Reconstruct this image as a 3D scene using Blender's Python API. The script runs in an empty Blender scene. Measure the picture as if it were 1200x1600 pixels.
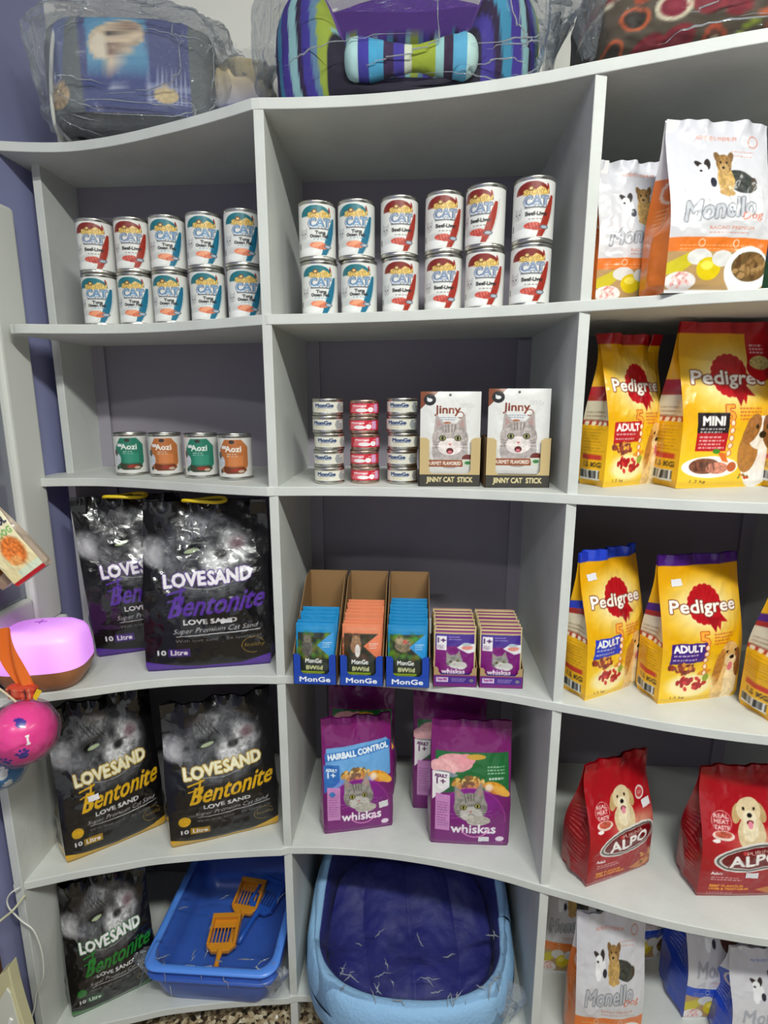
import bpy, bmesh, math, random
import numpy as np
from mathutils import Vector, Matrix
PI = math.pi
scene = bpy.context.scene
COL = scene.collection
Z0 = 1.40                      # height of the camera datum above the floor

# ------------------------------------------------------------------ camera, world, lamps, exposure
def set_camera():
    f, pit, yaw, roll = 871.54, 0.2037, 0.0593, 0.0006
    cd = bpy.data.cameras.new('camera'); cam = bpy.data.objects.new('camera', cd); COL.objects.link(cam)
    cd.sensor_fit = 'VERTICAL'; cd.sensor_height = 24.0; cd.lens = 24.0*f/1600.0
    cd.clip_start = 0.02; cd.clip_end = 50
    F = Vector((-math.sin(yaw)*math.cos(pit), math.cos(yaw)*math.cos(pit), -math.sin(pit)))
    R = Vector((math.cos(yaw), math.sin(yaw), 0)); U = R.cross(F)
    R2 = R*math.cos(roll)+U*math.sin(roll); U2 = -R*math.sin(roll)+U*math.cos(roll)
    m = Matrix((R2, U2, -F)).transposed().to_4x4()
    m.translation = Vector((0, -1.3164, 0.016+Z0)); cam.matrix_world = m
    scene.camera = cam
set_camera()
w = bpy.data.worlds.new('world'); scene.world = w; w.use_nodes = True
w.node_tree.nodes['Background'].inputs[0].default_value = (0.92, 0.95, 0.97, 1)
w.node_tree.nodes['Background'].inputs[1].default_value = 0.05
def area(name, loc, size, power, col, rot=(0, 0, 0)):
    l = bpy.data.lights.new(name, 'AREA'); l.shape = 'RECTANGLE'; l.size, l.size_y = size; l.energy = power; l.color = col
    o = bpy.data.objects.new(name, l); COL.objects.link(o); o.location = loc; o.rotation_euler = rot
area('ceiling_tube_light', (0.45, -1.75, 1.22+Z0), (0.9, 0.10), 52, (0.98, 1.0, 0.93), (math.radians(8), 0, 0))
area('ceiling_tube_light', (-1.0, -2.4, 1.22+Z0), (1.2, 0.10), 32, (0.97, 1.0, 0.95), (math.radians(15), 0, 0))
area('ceiling_tube_light', (1.9, -1.2, 1.22+Z0), (0.3, 1.2), 18, (0.98, 1.0, 0.93))
area('front_fill_light', (0.3, -3.3, 0.95), (2.4, 1.5), 8, (0.95, 0.98, 1.0), (math.radians(90), 0, 0))  # unseen soft fill added behind the camera to brighten the lower rows
vs_ = scene.view_settings
vs_.view_transform = 'Standard'; vs_.look = 'None'; vs_.exposure = 0.0; vs_.gamma = 1.0; vs_.use_curve_mapping = False

# ------------------------------------------------------------------ materials
def lin(c):
    c = np.asarray(c, dtype=np.float64)/255.0
    return np.where(c <= 0.04045, c/12.92, ((c+0.055)/1.055)**2.4)
def rgba(c): return (*[float(x) for x in lin(c)], 1)
MATS = {}
def mat(name, col=None, rough=0.5, metal=0.0, spec=0.5, bump=None, attr=None, coat=0.0, emit=None, vary=None, trans=0, sub=0):
    if name in MATS: return MATS[name]
    m = bpy.data.materials.new(name); m.use_nodes = True; nt = m.node_tree; b = nt.nodes['Principled BSDF']
    b.inputs['Roughness'].default_value = rough; b.inputs['Metallic'].default_value = metal
    b.inputs['Specular IOR Level'].default_value = spec; b.inputs['Coat Weight'].default_value = coat
    b.inputs['Coat Roughness'].default_value = 0.06
    if trans: b.inputs['Transmission Weight'].default_value = trans
    if sub: b.inputs['Subsurface Weight'].default_value = sub
    if col is not None: b.inputs['Base Color'].default_value = rgba(col)
    if attr:
        a = nt.nodes.new('ShaderNodeAttribute'); a.attribute_name = attr
        nt.links.new(a.outputs['Color'], b.inputs['Base Color'])
    if vary:                                   # (scale, amount): small blotches in the paint or cloth itself
        tc = nt.nodes.new('ShaderNodeTexCoord'); n = nt.nodes.new('ShaderNodeTexNoise'); n.inputs['Scale'].default_value = vary[0]; n.inputs['Detail'].default_value = 6
        r = nt.nodes.new('ShaderNodeMapRange'); r.inputs['From Min'].default_value = .3; r.inputs['From Max'].default_value = .7
        r.inputs['To Min'].default_value = 1-vary[1]; r.inputs['To Max'].default_value = 1+vary[1]
        mx = nt.nodes.new('ShaderNodeVectorMath'); mx.operation = 'SCALE'; mx.inputs[0].default_value = rgba(col)[:3]
        nt.links.new(tc.outputs['Object'], n.inputs['Vector']); nt.links.new(n.outputs['Fac'], r.inputs['Value'])
        nt.links.new(r.outputs['Result'], mx.inputs['Scale']); nt.links.new(mx.outputs['Vector'], b.inputs['Base Color'])
    if bump:                                   # (scale, strength, distance)
        tc = nt.nodes.new('ShaderNodeTexCoord'); n = nt.nodes.new('ShaderNodeTexNoise'); n.inputs['Scale'].default_value = bump[0]; n.inputs['Detail'].default_value = 4
        if len(bump) > 3: n.inputs['Distortion'].default_value = bump[3]
        bp = nt.nodes.new('ShaderNodeBump'); bp.inputs['Strength'].default_value = bump[1]; bp.inputs['Distance'].default_value = bump[2]
        nt.links.new(tc.outputs['Object'], n.inputs['Vector']); nt.links.new(n.outputs['Fac'], bp.inputs['Height']); nt.links.new(bp.outputs['Normal'], b.inputs['Normal'])
    if emit: b.inputs['Emission Color'].default_value = rgba(emit[0]); b.inputs['Emission Strength'].default_value = emit[1]
    MATS[name] = m; return m
M_SHELF = mat('grey_painted_board', (204, 207, 203), .55, bump=(90, .25, .002), vary=(14, .05))
M_BACK = mat('lilac_grey_back_board', (140, 134, 146), .7, vary=(5, .06))
M_BATTEN = mat('grey_batten', (152, 147, 158), .7)
M_WHITEWALL = mat('white_wall_paint', (236, 234, 225), .8, bump=(40, .1, .002), vary=(3, .02))
M_PURPLE = mat('purple_wall_paint', (140, 143, 184), .7, bump=(40, .1, .002), vary=(4, .05))
M_FRAME = mat('white_frame_paint', (214, 216, 210), .5)
M_FILM = mat('printed_glossy_film', rough=.30, attr='print', coat=.25, bump=(120, .15, .0015))
M_BLACKFILM = mat('printed_black_film', rough=.24, attr='print', coat=.6, spec=.4, bump=(24, .4, .006, 1.2))
M_LABEL = mat('printed_can_label', rough=.35, attr='print', coat=.2)
M_CARD = mat('printed_card', rough=.6, attr='print')
M_METAL = mat('tin_metal', (200, 198, 190), .28, metal=1.0)
M_STICK = mat('white_price_sticker', (228, 226, 230), .5)
def film_mat(name, scale, strength, base=.06, milk=.09, tint=(235, 240, 245), rough=.07):
    m = bpy.data.materials.new(name); m.use_nodes = True; nt = m.node_tree; nt.nodes.remove(nt.nodes['Principled BSDF']); out = nt.nodes['Material Output']
    tr = nt.nodes.new('ShaderNodeBsdfTransparent'); tr.inputs[0].default_value = (.97, .97, .97, 1)
    gl = nt.nodes.new('ShaderNodeBsdfGlossy'); gl.inputs['Color'].default_value = rgba(tint); gl.inputs['Roughness'].default_value = rough
    df = nt.nodes.new('ShaderNodeBsdfDiffuse'); df.inputs[0].default_value = rgba((225, 230, 235))
    tc = nt.nodes.new('ShaderNodeTexCoord'); n = nt.nodes.new('ShaderNodeTexNoise'); n.inputs['Scale'].default_value = scale; n.inputs['Detail'].default_value = 5; n.inputs['Distortion'].default_value = 1.5
    bp = nt.nodes.new('ShaderNodeBump'); bp.inputs['Strength'].default_value = strength; bp.inputs['Distance'].default_value = .02
    fr = nt.nodes.new('ShaderNodeFresnel'); fr.inputs['IOR'].default_value = 1.28
    ad = nt.nodes.new('ShaderNodeMath'); ad.operation = 'ADD'; ad.inputs[1].default_value = base; ad.use_clamp = True
    mx = nt.nodes.new('ShaderNodeMixShader'); mx2 = nt.nodes.new('ShaderNodeMixShader'); 
    L = nt.links.new
    lw = nt.nodes.new('ShaderNodeLayerWeight'); lw.inputs['Blend'].default_value = .35; ma = nt.nodes.new('ShaderNodeMath'); ma.operation = 'MULTIPLY_ADD'; ma.inputs[1].default_value = milk; ma.inputs[2].default_value = base*.8; ma.use_clamp = True
    L(lw.outputs['Facing'], ma.inputs[0]); L(ma.outputs[0], mx2.inputs[0]); hf = nt.nodes.new('ShaderNodeMath'); hf.operation = 'MULTIPLY'; hf.inputs[1].default_value = .55; L(fr.outputs[0], hf.inputs[0])
    vo = nt.nodes.new('ShaderNodeTexVoronoi'); vo.feature = 'DISTANCE_TO_EDGE'; vo.inputs['Scale'].default_value = scale*.9; sc = nt.nodes.new('ShaderNodeVectorMath'); sc.operation = 'MULTIPLY_ADD'; sc.inputs[1].default_value = (.12, .12, .12)
    L(tc.outputs['Object'], n.inputs['Vector']); L(n.outputs['Color'], sc.inputs[0]); L(tc.outputs['Object'], sc.inputs[2]); L(sc.outputs['Vector'], vo.inputs['Vector'])
    ah = nt.nodes.new('ShaderNodeMath'); ah.operation = 'MULTIPLY_ADD'; ah.inputs[1].default_value = .55; L(n.outputs['Fac'], ah.inputs[0]); L(vo.outputs['Distance'], ah.inputs[2])
    L(ah.outputs[0], bp.inputs['Height']); L(bp.outputs['Normal'], gl.inputs['Normal'])
    L(hf.outputs[0], ad.inputs[0]); L(ad.outputs[0], mx.inputs[0]); L(tr.outputs[0], mx2.inputs[1]); L(df.outputs[0], mx2.inputs[2])
    L(mx2.outputs[0], mx.inputs[1]); L(gl.outputs[0], mx.inputs[2]); L(mx.outputs[0], out.inputs['Surface'])
    MATS[name] = m; return m
M_CLEAR = film_mat('clear_crumpled_plastic', 20, 1.0, base=.004, milk=.035, rough=.05)
M_CLEAR2 = film_mat('clear_milky_plastic', 22, 1.0, base=.07, milk=.16)

# ------------------------------------------------------------------ object helpers
def thing(name, label, cat, loc=(0, 0, 0), rz=0, group=None):
    o = bpy.data.objects.new(name, None); COL.objects.link(o); o.empty_display_size = .02
    o.location = loc; o.rotation_euler = (0, 0, rz); o['label'] = label; o['category'] = cat
    if group: o['group'] = group
    return o
def tag(o, label, cat, group=None):
    o['label'] = label; o['category'] = cat
    if group: o['group'] = group
    return o
def copy_tree(o, parent=None):
    c = o.copy(); COL.objects.link(c)
    if parent is not None: c.parent = parent
    for ch in list(o.children): copy_tree(ch, c)
    return c
def dup(o, loc, rz, label, group=None):
    c = copy_tree(o); c.location = loc; c.rotation_euler = (0, 0, rz); c['label'] = label
    if group: c['group'] = group
    return c
class PM:
    """collects patches (grids, polygons) with a printed colour and links them as one mesh"""
    def __init__(s): s.v = []; s.c = []; s.f4 = []; s.fp = []; s.n = 0
    def grid(s, P, col, wrap=False):
        P = np.asarray(P, float); R, C = P.shape[:2]; idx = np.arange(R*C).reshape(R, C)+s.n
        if wrap: idx = np.concatenate([idx, idx[:, :1]], 1)
        q = np.stack([idx[:-1, :-1], idx[:-1, 1:], idx[1:, 1:], idx[1:, :-1]], -1).reshape(-1, 4)
        s.f4.append(q); s.v.append(P.reshape(-1, 3)); s.n += R*C
        col = np.asarray(col, float)
        s.c.append(np.broadcast_to(lin(col), (R*C, 3)) if col.ndim == 1 else col.reshape(-1, 3))
        return s
    def poly(s, pts, col=(200, 200, 200)):
        pts = np.asarray(pts, float); n = len(pts); s.fp.append(list(range(s.n, s.n+n))); s.v.append(pts); s.n += n
        s.c.append(np.broadcast_to(lin(col), (n, 3))); return s
    def prism(s, pts2, a, b, col=(200, 200, 200), axis='z'):
        def P(p, t): return (p[0], p[1], t) if axis == 'z' else ((p[0], t, p[1]) if axis == 'y' else (t, p[0], p[1]))
        n = len(pts2); s.poly([P(p, a) for p in reversed(pts2)], col); s.poly([P(p, b) for p in pts2], col)
        for i in range(n):
            p, q = pts2[i], pts2[(i+1) % n]; s.poly([P(p, a), P(q, a), P(q, b), P(p, b)], col)
        return s
    def box(s, x0, x1, y0, y1, z0, z1, col=(200, 200, 200)):
        return s.prism([(x0, y0), (x1, y0), (x1, y1), (x0, y1)], z0, z1, col)
    def lathe(s, prof, col=(200, 200, 200), n=40, cx=0, cy=0):
        a = np.linspace(0, 2*PI, n, endpoint=False); p = np.asarray(prof, float)
        P = np.stack([cx+p[:, None, 0]*np.cos(a), cy+p[:, None, 0]*np.sin(a), np.repeat(p[:, 1:2], n, 1)], -1)
        return s.grid(P, col, wrap=True)
    def tube(s, pts, r, col=(200, 200, 200), n=8, cap=True):
        pts = [Vector(p) for p in pts]; rr = r if hasattr(r, '__len__') else [r]*len(pts); rings = []
        up = Vector((0, 0, 1)); prev = None
        for i, p in enumerate(pts):
            d = (pts[min(i+1, len(pts)-1)]-pts[max(i-1, 0)]).normalized()
            if prev is None:
                a = d.cross(up)
                if a.length < .1: a = d.cross(Vector((1, 0, 0)))
            else: a = prev-d*prev.dot(d)
            a.normalize(); prev = a; b = d.cross(a)
            rings.append([tuple(p+(a*math.cos(t)+b*math.sin(t))*rr[i]) for t in np.linspace(0, 2*PI, n, endpoint=False)])
        s.grid(np.array(rings), col, wrap=True)
        if cap: s.poly(rings[0][::-1], col); s.poly(rings[-1], col)
        return s
    def build(s, name, m, parent=None, smooth=True, merge=False, ang=None, loc=None):
        V = np.concatenate(s.v); C = np.concatenate(s.c); Q = np.concatenate(s.f4) if s.f4 else np.zeros((0, 4), int)
        me = bpy.data.meshes.new(name)
        nl = Q.size+sum(len(f) for f in s.fp); nf = len(Q)+len(s.fp)
        me.vertices.add(len(V)); me.vertices.foreach_set('co', V.astype(np.float32).ravel())
        loops = np.concatenate([Q.ravel()]+[np.array(f) for f in s.fp]).astype(np.int32)
        sizes = np.concatenate([np.full(len(Q), 4), np.array([len(f) for f in s.fp], int)]).astype(np.int32)
        starts = np.concatenate([[0], np.cumsum(sizes)[:-1]]).astype(np.int32)
        me.loops.add(nl); me.loops.foreach_set('vertex_index', loops)
        me.polygons.add(nf); me.polygons.foreach_set('loop_start', starts)
        me.polygons.foreach_set('use_smooth', np.concatenate([np.full(len(Q), smooth), np.zeros(len(s.fp), bool)]))
        at = me.color_attributes.new('print', 'FLOAT_COLOR', 'POINT')
        at.data.foreach_set('color', np.concatenate([C, np.ones((len(C), 1))], 1).astype(np.float32).ravel())
        me.update(calc_edges=True); me.validate()
        if merge:
            bm = bmesh.new(); bm.from_mesh(me); bmesh.ops.remove_doubles(bm, verts=bm.verts, dist=1e-5); bmesh.ops.recalc_face_normals(bm, faces=bm.faces); bm.to_mesh(me); bm.free()
        me.materials.append(m)
        o = bpy.data.objects.new(name, me); COL.objects.link(o)
        if parent is not None: o.parent = parent
        if loc: o.location = loc
        return o
def bevel(o, w=.0015, seg=2):
    m = o.modifiers.new('bevel', 'BEVEL'); m.width = w; m.segments = seg; m.limit_method = 'ANGLE'; return o
def vnoise(shape, cells, seed):
    r = np.random.RandomState(seed); cy, cx = cells; g = r.rand(cy+2, cx+2)
    y = np.linspace(0, cy, shape[0]); x = np.linspace(0, cx, shape[1]); iy = y.astype(int); ix = x.astype(int)
    fy = (y-iy)[:, None]; fx = (x-ix)[None]; fy = fy*fy*(3-2*fy); fx = fx*fx*(3-2*fx)
    a = g[iy][:, ix]; b = g[iy][:, ix+1]; c = g[iy+1][:, ix]; d = g[iy+1][:, ix+1]
    return (a*(1-fx)+b*fx)*(1-fy)+(c*(1-fx)+d*fx)*fy
def fbm(shape, cells, seed, oct=4):
    o = 0; a = .5
    for k in range(oct): o = o+a*vnoise(shape, (cells[0]*2**k, cells[1]*2**k), seed+k); a *= .5
    return o/(1-.5**oct)
def sstep(a, b, x): t = np.clip((x-a)/(b-a), 0, 1); return t*t*(3-2*t)

# ------------------------------------------------------------------ printed artwork: a small painter that makes the colours of packaging
TXT = {}
def text_tris(s):
    if s in TXT: return TXT[s]
    cu = bpy.data.curves.new('lettering', 'FONT'); cu.body = s; cu.resolution_u = 2
    ob = bpy.data.objects.new('lettering', cu); me = bpy.data.meshes.new_from_object(ob); me.calc_loop_triangles()
    V = np.array([v.co[:2] for v in me.vertices]); T = V[np.array([t.vertices[:] for t in me.loop_triangles])]
    bpy.data.meshes.remove(me); bpy.data.objects.remove(ob); bpy.data.curves.remove(cu)
    mn = V.min(0); mx = V.max(0); TXT[s] = ((T-mn)/(mx-mn), (mx[0]-mn[0])/(mx[1]-mn[1])); return TXT[s]
class Cv:
    """artwork plane: x 0..1 across, y 0..A up"""
    def __init__(s, A, bg, px=200, ss=2):
        s.A = A; s.ss = ss; s.w = int(px)*ss; s.h = int(round(px*A))*ss; s.a = np.empty((s.h, s.w, 3)); s.a[:] = bg
    def bb(s, x0, x1, y0, y1):
        i0 = max(0, int(x0*s.w)-2); i1 = min(s.w, int(x1*s.w)+3); j0 = max(0, int(y0*s.w)-2); j1 = min(s.h, int(y1*s.w)+3)
        if i1 <= i0 or j1 <= j0: return None
        X, Y = np.meshgrid((np.arange(i0, i1)+.5)/s.w, (np.arange(j0, j1)+.5)/s.w); return (slice(j0, j1), slice(i0, i1)), X, Y
    def put(s, sl, m, col, alpha=1):
        m = (np.asarray(m, float)*alpha)[..., None]; col = np.asarray(col, float); s.a[sl] = s.a[sl]*(1-m)+col*m
    def ell(s, cx, cy, rx, ry, col, rot=0, alpha=1, soft=0, fur=0):
        r = max(rx, ry)*(1+soft); b = s.bb(cx-r, cx+r, cy-r, cy+r)
        if not b: return s
        sl, X, Y = b; c, q = math.cos(rot), math.sin(rot); u = ((X-cx)*c+(Y-cy)*q)/rx; v = (-(X-cx)*q+(Y-cy)*c)/ry; d = np.sqrt(u*u+v*v)
        m = np.clip((1+soft-d)/(2*soft), 0, 1) if soft else d <= 1
        if fur: col = np.asarray(col, float)*(1+fur*(fbm(X.shape, (14, 14), int(cx*997+cy*331), 3)[..., None]-.5)*2)
        s.put(sl, m, col, alpha); return s
    def poly(s, pts, col, alpha=1):
        p = np.array(pts, float); b = s.bb(p[:, 0].min(), p[:, 0].max(), p[:, 1].min(), p[:, 1].max())
        if not b: return s
        sl, X, Y = b; m = np.zeros(X.shape, bool)
        for (x0, y0), (x1, y1) in zip(p, np.roll(p, -1, 0)):
            if y0 == y1: continue
            m ^= ((Y >= min(y0, y1)) & (Y < max(y0, y1)) & (X < x0+(Y-y0)*(x1-x0)/(y1-y0)))
        s.put(sl, m, col, alpha); return s
    def rect(s, x0, y0, x1, y1, col, alpha=1): return s.poly([(x0, y0), (x1, y0), (x1, y1), (x0, y1)], col, alpha)
    def line(s, pts, wd, col, alpha=1):
        p = np.array(pts, float)
        for (x0, y0), (x1, y1) in zip(p[:-1], p[1:]):
            b = s.bb(min(x0, x1)-wd, max(x0, x1)+wd, min(y0, y1)-wd, max(y0, y1)+wd)
            if not b: continue
            sl, X, Y = b; dx, dy = x1-x0, y1-y0; L = dx*dx+dy*dy+1e-12; t = np.clip(((X-x0)*dx+(Y-y0)*dy)/L, 0, 1)
            s.put(sl, np.hypot(X-x0-t*dx, Y-y0-t*dy) <= wd/2, col, alpha)
        return s
    def ring(s, cx, cy, rx, ry, wd, col, a0=0, a1=2*PI, n=40, alpha=1):
        t = np.linspace(a0, a1, n); return s.line(np.stack([cx+rx*np.cos(t), cy+ry*np.sin(t)], 1), wd, col, alpha)
    def vgrad(s, y0, y1, c0, c1, x0=0, x1=1):
        sl, X, Y = s.bb(x0, x1, y0, y1); t = np.clip((Y-y0)/(y1-y0), 0, 1)[..., None]; s.a[sl] = np.asarray(c0)*(1-t)+np.asarray(c1)*t; return s
    def text(s, t, cx, cy, wd, hd, col, rot=0, bold=0, out=None, shear=0, arc=0, alpha=1):
        bold *= .5; out = (out[0], out[1]*.75) if out else None
        T, asp = text_tris(t); P = (T-.5)*np.array([wd, hd]); P = P.copy(); P[..., 0] += shear*P[..., 1]
        if arc: P[..., 1] += arc*(P[..., 0]/wd*2)**2
        c, q = math.cos(rot), math.sin(rot); P = np.stack([P[..., 0]*c-P[..., 1]*q+cx, P[..., 0]*q+P[..., 1]*c+cy], -1)
        pad = (out[1] if out else 0)+bold+.01; b = s.bb(P[..., 0].min()-pad, P[..., 0].max()+pad, P[..., 1].min()-pad, P[..., 1].max()+pad)
        if not b: return s
        sl, X, Y = b; m = np.zeros(X.shape, bool); x00, y00 = X[0, 0], Y[0, 0]
        for tri in P:
            i0 = int((tri[:, 0].min()-x00)*s.w)-1; i1 = int((tri[:, 0].max()-x00)*s.w)+2; j0 = int((tri[:, 1].min()-y00)*s.w)-1; j1 = int((tri[:, 1].max()-y00)*s.w)+2
            i0 = max(i0, 0); j0 = max(j0, 0)
            if i1 <= i0 or j1 <= j0: continue
            x = X[j0:j1, i0:i1]; y = Y[j0:j1, i0:i1]; (ax, ay), (bx, by), (gx, gy) = tri
            d1 = (bx-ax)*(y-ay)-(by-ay)*(x-ax); d2 = (gx-bx)*(y-by)-(gy-by)*(x-bx); d3 = (ax-gx)*(y-gy)-(ay-gy)*(x-gx)
            m[j0:j1, i0:i1] |= ((d1 >= 0) & (d2 >= 0) & (d3 >= 0)) | ((d1 <= 0) & (d2 <= 0) & (d3 <= 0))
        def dil(m, r):
            k = int(round(r*s.w)); o = m.copy()
            for dy in range(-k, k+1):
                for dx in range(-k, k+1):
                    if dx*dx+dy*dy <= k*k+1 and (dx or dy): o |= np.roll(np.roll(m, dy, 0), dx, 1)
            return o
        if out: s.put(sl, dil(m, bold+out[1]), out[0], alpha)
        s.put(sl, dil(m, bold) if bold else m, col, alpha); return s
    def fine(s, x0, x1, y, n, dy, th, col, seed=0, alpha=.8):
        r = random.Random(seed)
        for k in range(n):
            x = x0; e = x1-(x1-x0)*r.random()*.3
            while x < e: l = .012+.03*r.random(); s.rect(x, y-k*dy-th/2, min(x+l, e), y-k*dy+th/2, col, alpha); x += l+.010
        return s
    def barcode(s, x0, y0, x1, y1, seed=1):
        s.rect(x0, y0, x1, y1, (235, 235, 235)); r = random.Random(seed); x = x0+.03*(x1-x0)
        while x < x1-.03*(x1-x0):
            d = (x1-x0)*(.012+.03*r.random()); s.rect(x, y0+.2*(y1-y0), x+d, y1-.05*(y1-y0), (25, 25, 25)); x += d+(x1-x0)*(.015+.03*r.random())
        return s
    def out(s):
        a = s.a.reshape(s.h//s.ss, s.ss, s.w//s.ss, s.ss, 3).mean((1, 3)); return np.clip(a, 0, 255)
def sample(img, u, v):
    """bilinear colours (linear light) at u, v in 0..1 ; v up"""
    h, w = img.shape[:2]; x = np.clip(u*(w-1), 0, w-1.001); y = np.clip(v*(h-1), 0, h-1.001); i = x.astype(int); j = y.astype(int); fx = (x-i)[..., None]; fy = (y-j)[..., None]
    c = (img[j, i]*(1-fx)+img[j, i+1]*fx)*(1-fy)+(img[j+1, i]*(1-fx)+img[j+1, i+1]*fx)*fy
    return lin(c)

def p_cat(c, x, y, s, base=(150, 150, 148), dark=(80, 80, 80), eye=(190, 180, 90), mouth=False, rot=0):
    L = lambda dx, dy: (x+s*(dx*math.cos(rot)-dy*math.sin(rot)), y+s*(dx*math.sin(rot)+dy*math.cos(rot)))
    lt = tuple(min(255, b+55) for b in base)
    for sx in (-1, 1):
        c.poly([L(sx*.46, .18), L(sx*.40, .78), L(sx*.08, .42)], base); c.poly([L(sx*.38, .30), L(sx*.36, .64), L(sx*.18, .42)], tuple(int(b*.8+40) for b in (170, 130, 125)))
    c.ell(*L(0, .08), .5*s, .44*s, base, fur=.25); c.ell(*L(0, -.14), .34*s, .24*s, lt, fur=.12)
    for k in (-.14, -.05, .05, .14): c.line([L(k, .48), L(k*.8, .28)], .03*s, dark, .7)
    for sx in (-1, 1):
        c.ell(*L(sx*.21, .10), .095*s, .085*s, (30, 30, 28)); c.ell(*L(sx*.21, .10), .075*s, .068*s, eye); c.ell(*L(sx*.21, .10), .03*s, .055*s, (10, 10, 10))
        for k in (0, 1, 2): c.line([L(sx*.30, -.02-.07*k), L(sx*.48, .02-.10*k)], .022*s, dark, .5)
        c.line([L(sx*.12, -.14), L(sx*.62, -.10)], .008*s, (245, 245, 245), .6); c.line([L(sx*.12, -.17), L(sx*.60, -.24)], .008*s, (245, 245, 245), .6)
    c.poly([L(-.06, -.05), L(.06, -.05), L(0, -.12)], (205, 120, 120))
    if mouth: c.ell(*L(0, -.26), .10*s, .085*s, (90, 25, 30)); c.ell(*L(0, -.29), .06*s, .04*s, (215, 110, 120))
    else: c.line([L(-.1, -.2), L(0, -.15), L(.1, -.2)], .02*s, dark, .8)
def p_lab(c, x, y, s):
    c.ell(x+.03*s, y-.62*s, .46*s, .55*s, (222, 200, 158), fur=.1); c.ell(x, y-.5*s, .26*s, .34*s, (238, 222, 188), fur=.08)
    for sx in (-1, 1): c.ell(x+sx*.40*s, y-.02*s, .15*s, .30*s, (196, 164, 112), rot=sx*.35, fur=.1)
    c.ell(x, y+.06*s, .40*s, .38*s, (228, 206, 164), fur=.06); c.ell(x, y-.16*s, .22*s, .22*s, (240, 226, 194))
    for sx in (-1, 1): c.ell(x+sx*.17*s, y+.10*s, .045*s, .05*s, (35, 22, 15))
    c.ell(x, y-.08*s, .085*s, .065*s, (25, 20, 20)); c.ell(x, y-.29*s, .12*s, .07*s, (120, 40, 45)); c.ell(x+.01*s, y-.36*s, .085*s, .11*s, (232, 140, 160))
def p_retr(c, x, y, s):
    c.ell(x-.02*s, y-.95*s, .50*s, .85*s, (236, 196, 128), fur=.15); c.ell(x+.18*s, y-1.0*s, .25*s, .75*s, (245, 222, 175), fur=.1)
    c.ell(x, y, .36*s, .42*s, (222, 178, 108), fur=.12)
    c.ell(x-.33*s, y-.40*s, .17*s, .62*s, (190, 128, 58), rot=-.12, fur=.2); c.ell(x+.36*s, y-.30*s, .13*s, .5*s, (150, 92, 40), rot=.1, fur=.2)
    c.ell(x+.08*s, y-.20*s, .22*s, .2*s, (240, 214, 165)); c.ell(x+.12*s, y-.1*s, .085*s, .07*s, (30, 20, 18)); c.ell(x+.10*s, y-.42*s, .08*s, .15*s, (225, 120, 130))
    c.ell(x-.10*s, y+.10*s, .045*s, .05*s, (30, 20, 15)); c.ell(x+.22*s, y+.12*s, .04*s, .05*s, (30, 20, 15))
def p_food(c, x, y, s, cols, seed=0, n=60, ry=.6):
    r = random.Random(seed)
    for k in range(n):
        a = r.random()*2*PI; q = math.sqrt(r.random()); c.ell(x+q*s*math.cos(a), y+q*s*ry*math.sin(a), s*.19, s*.12, r.choice(cols), rot=r.random()*3)

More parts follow.
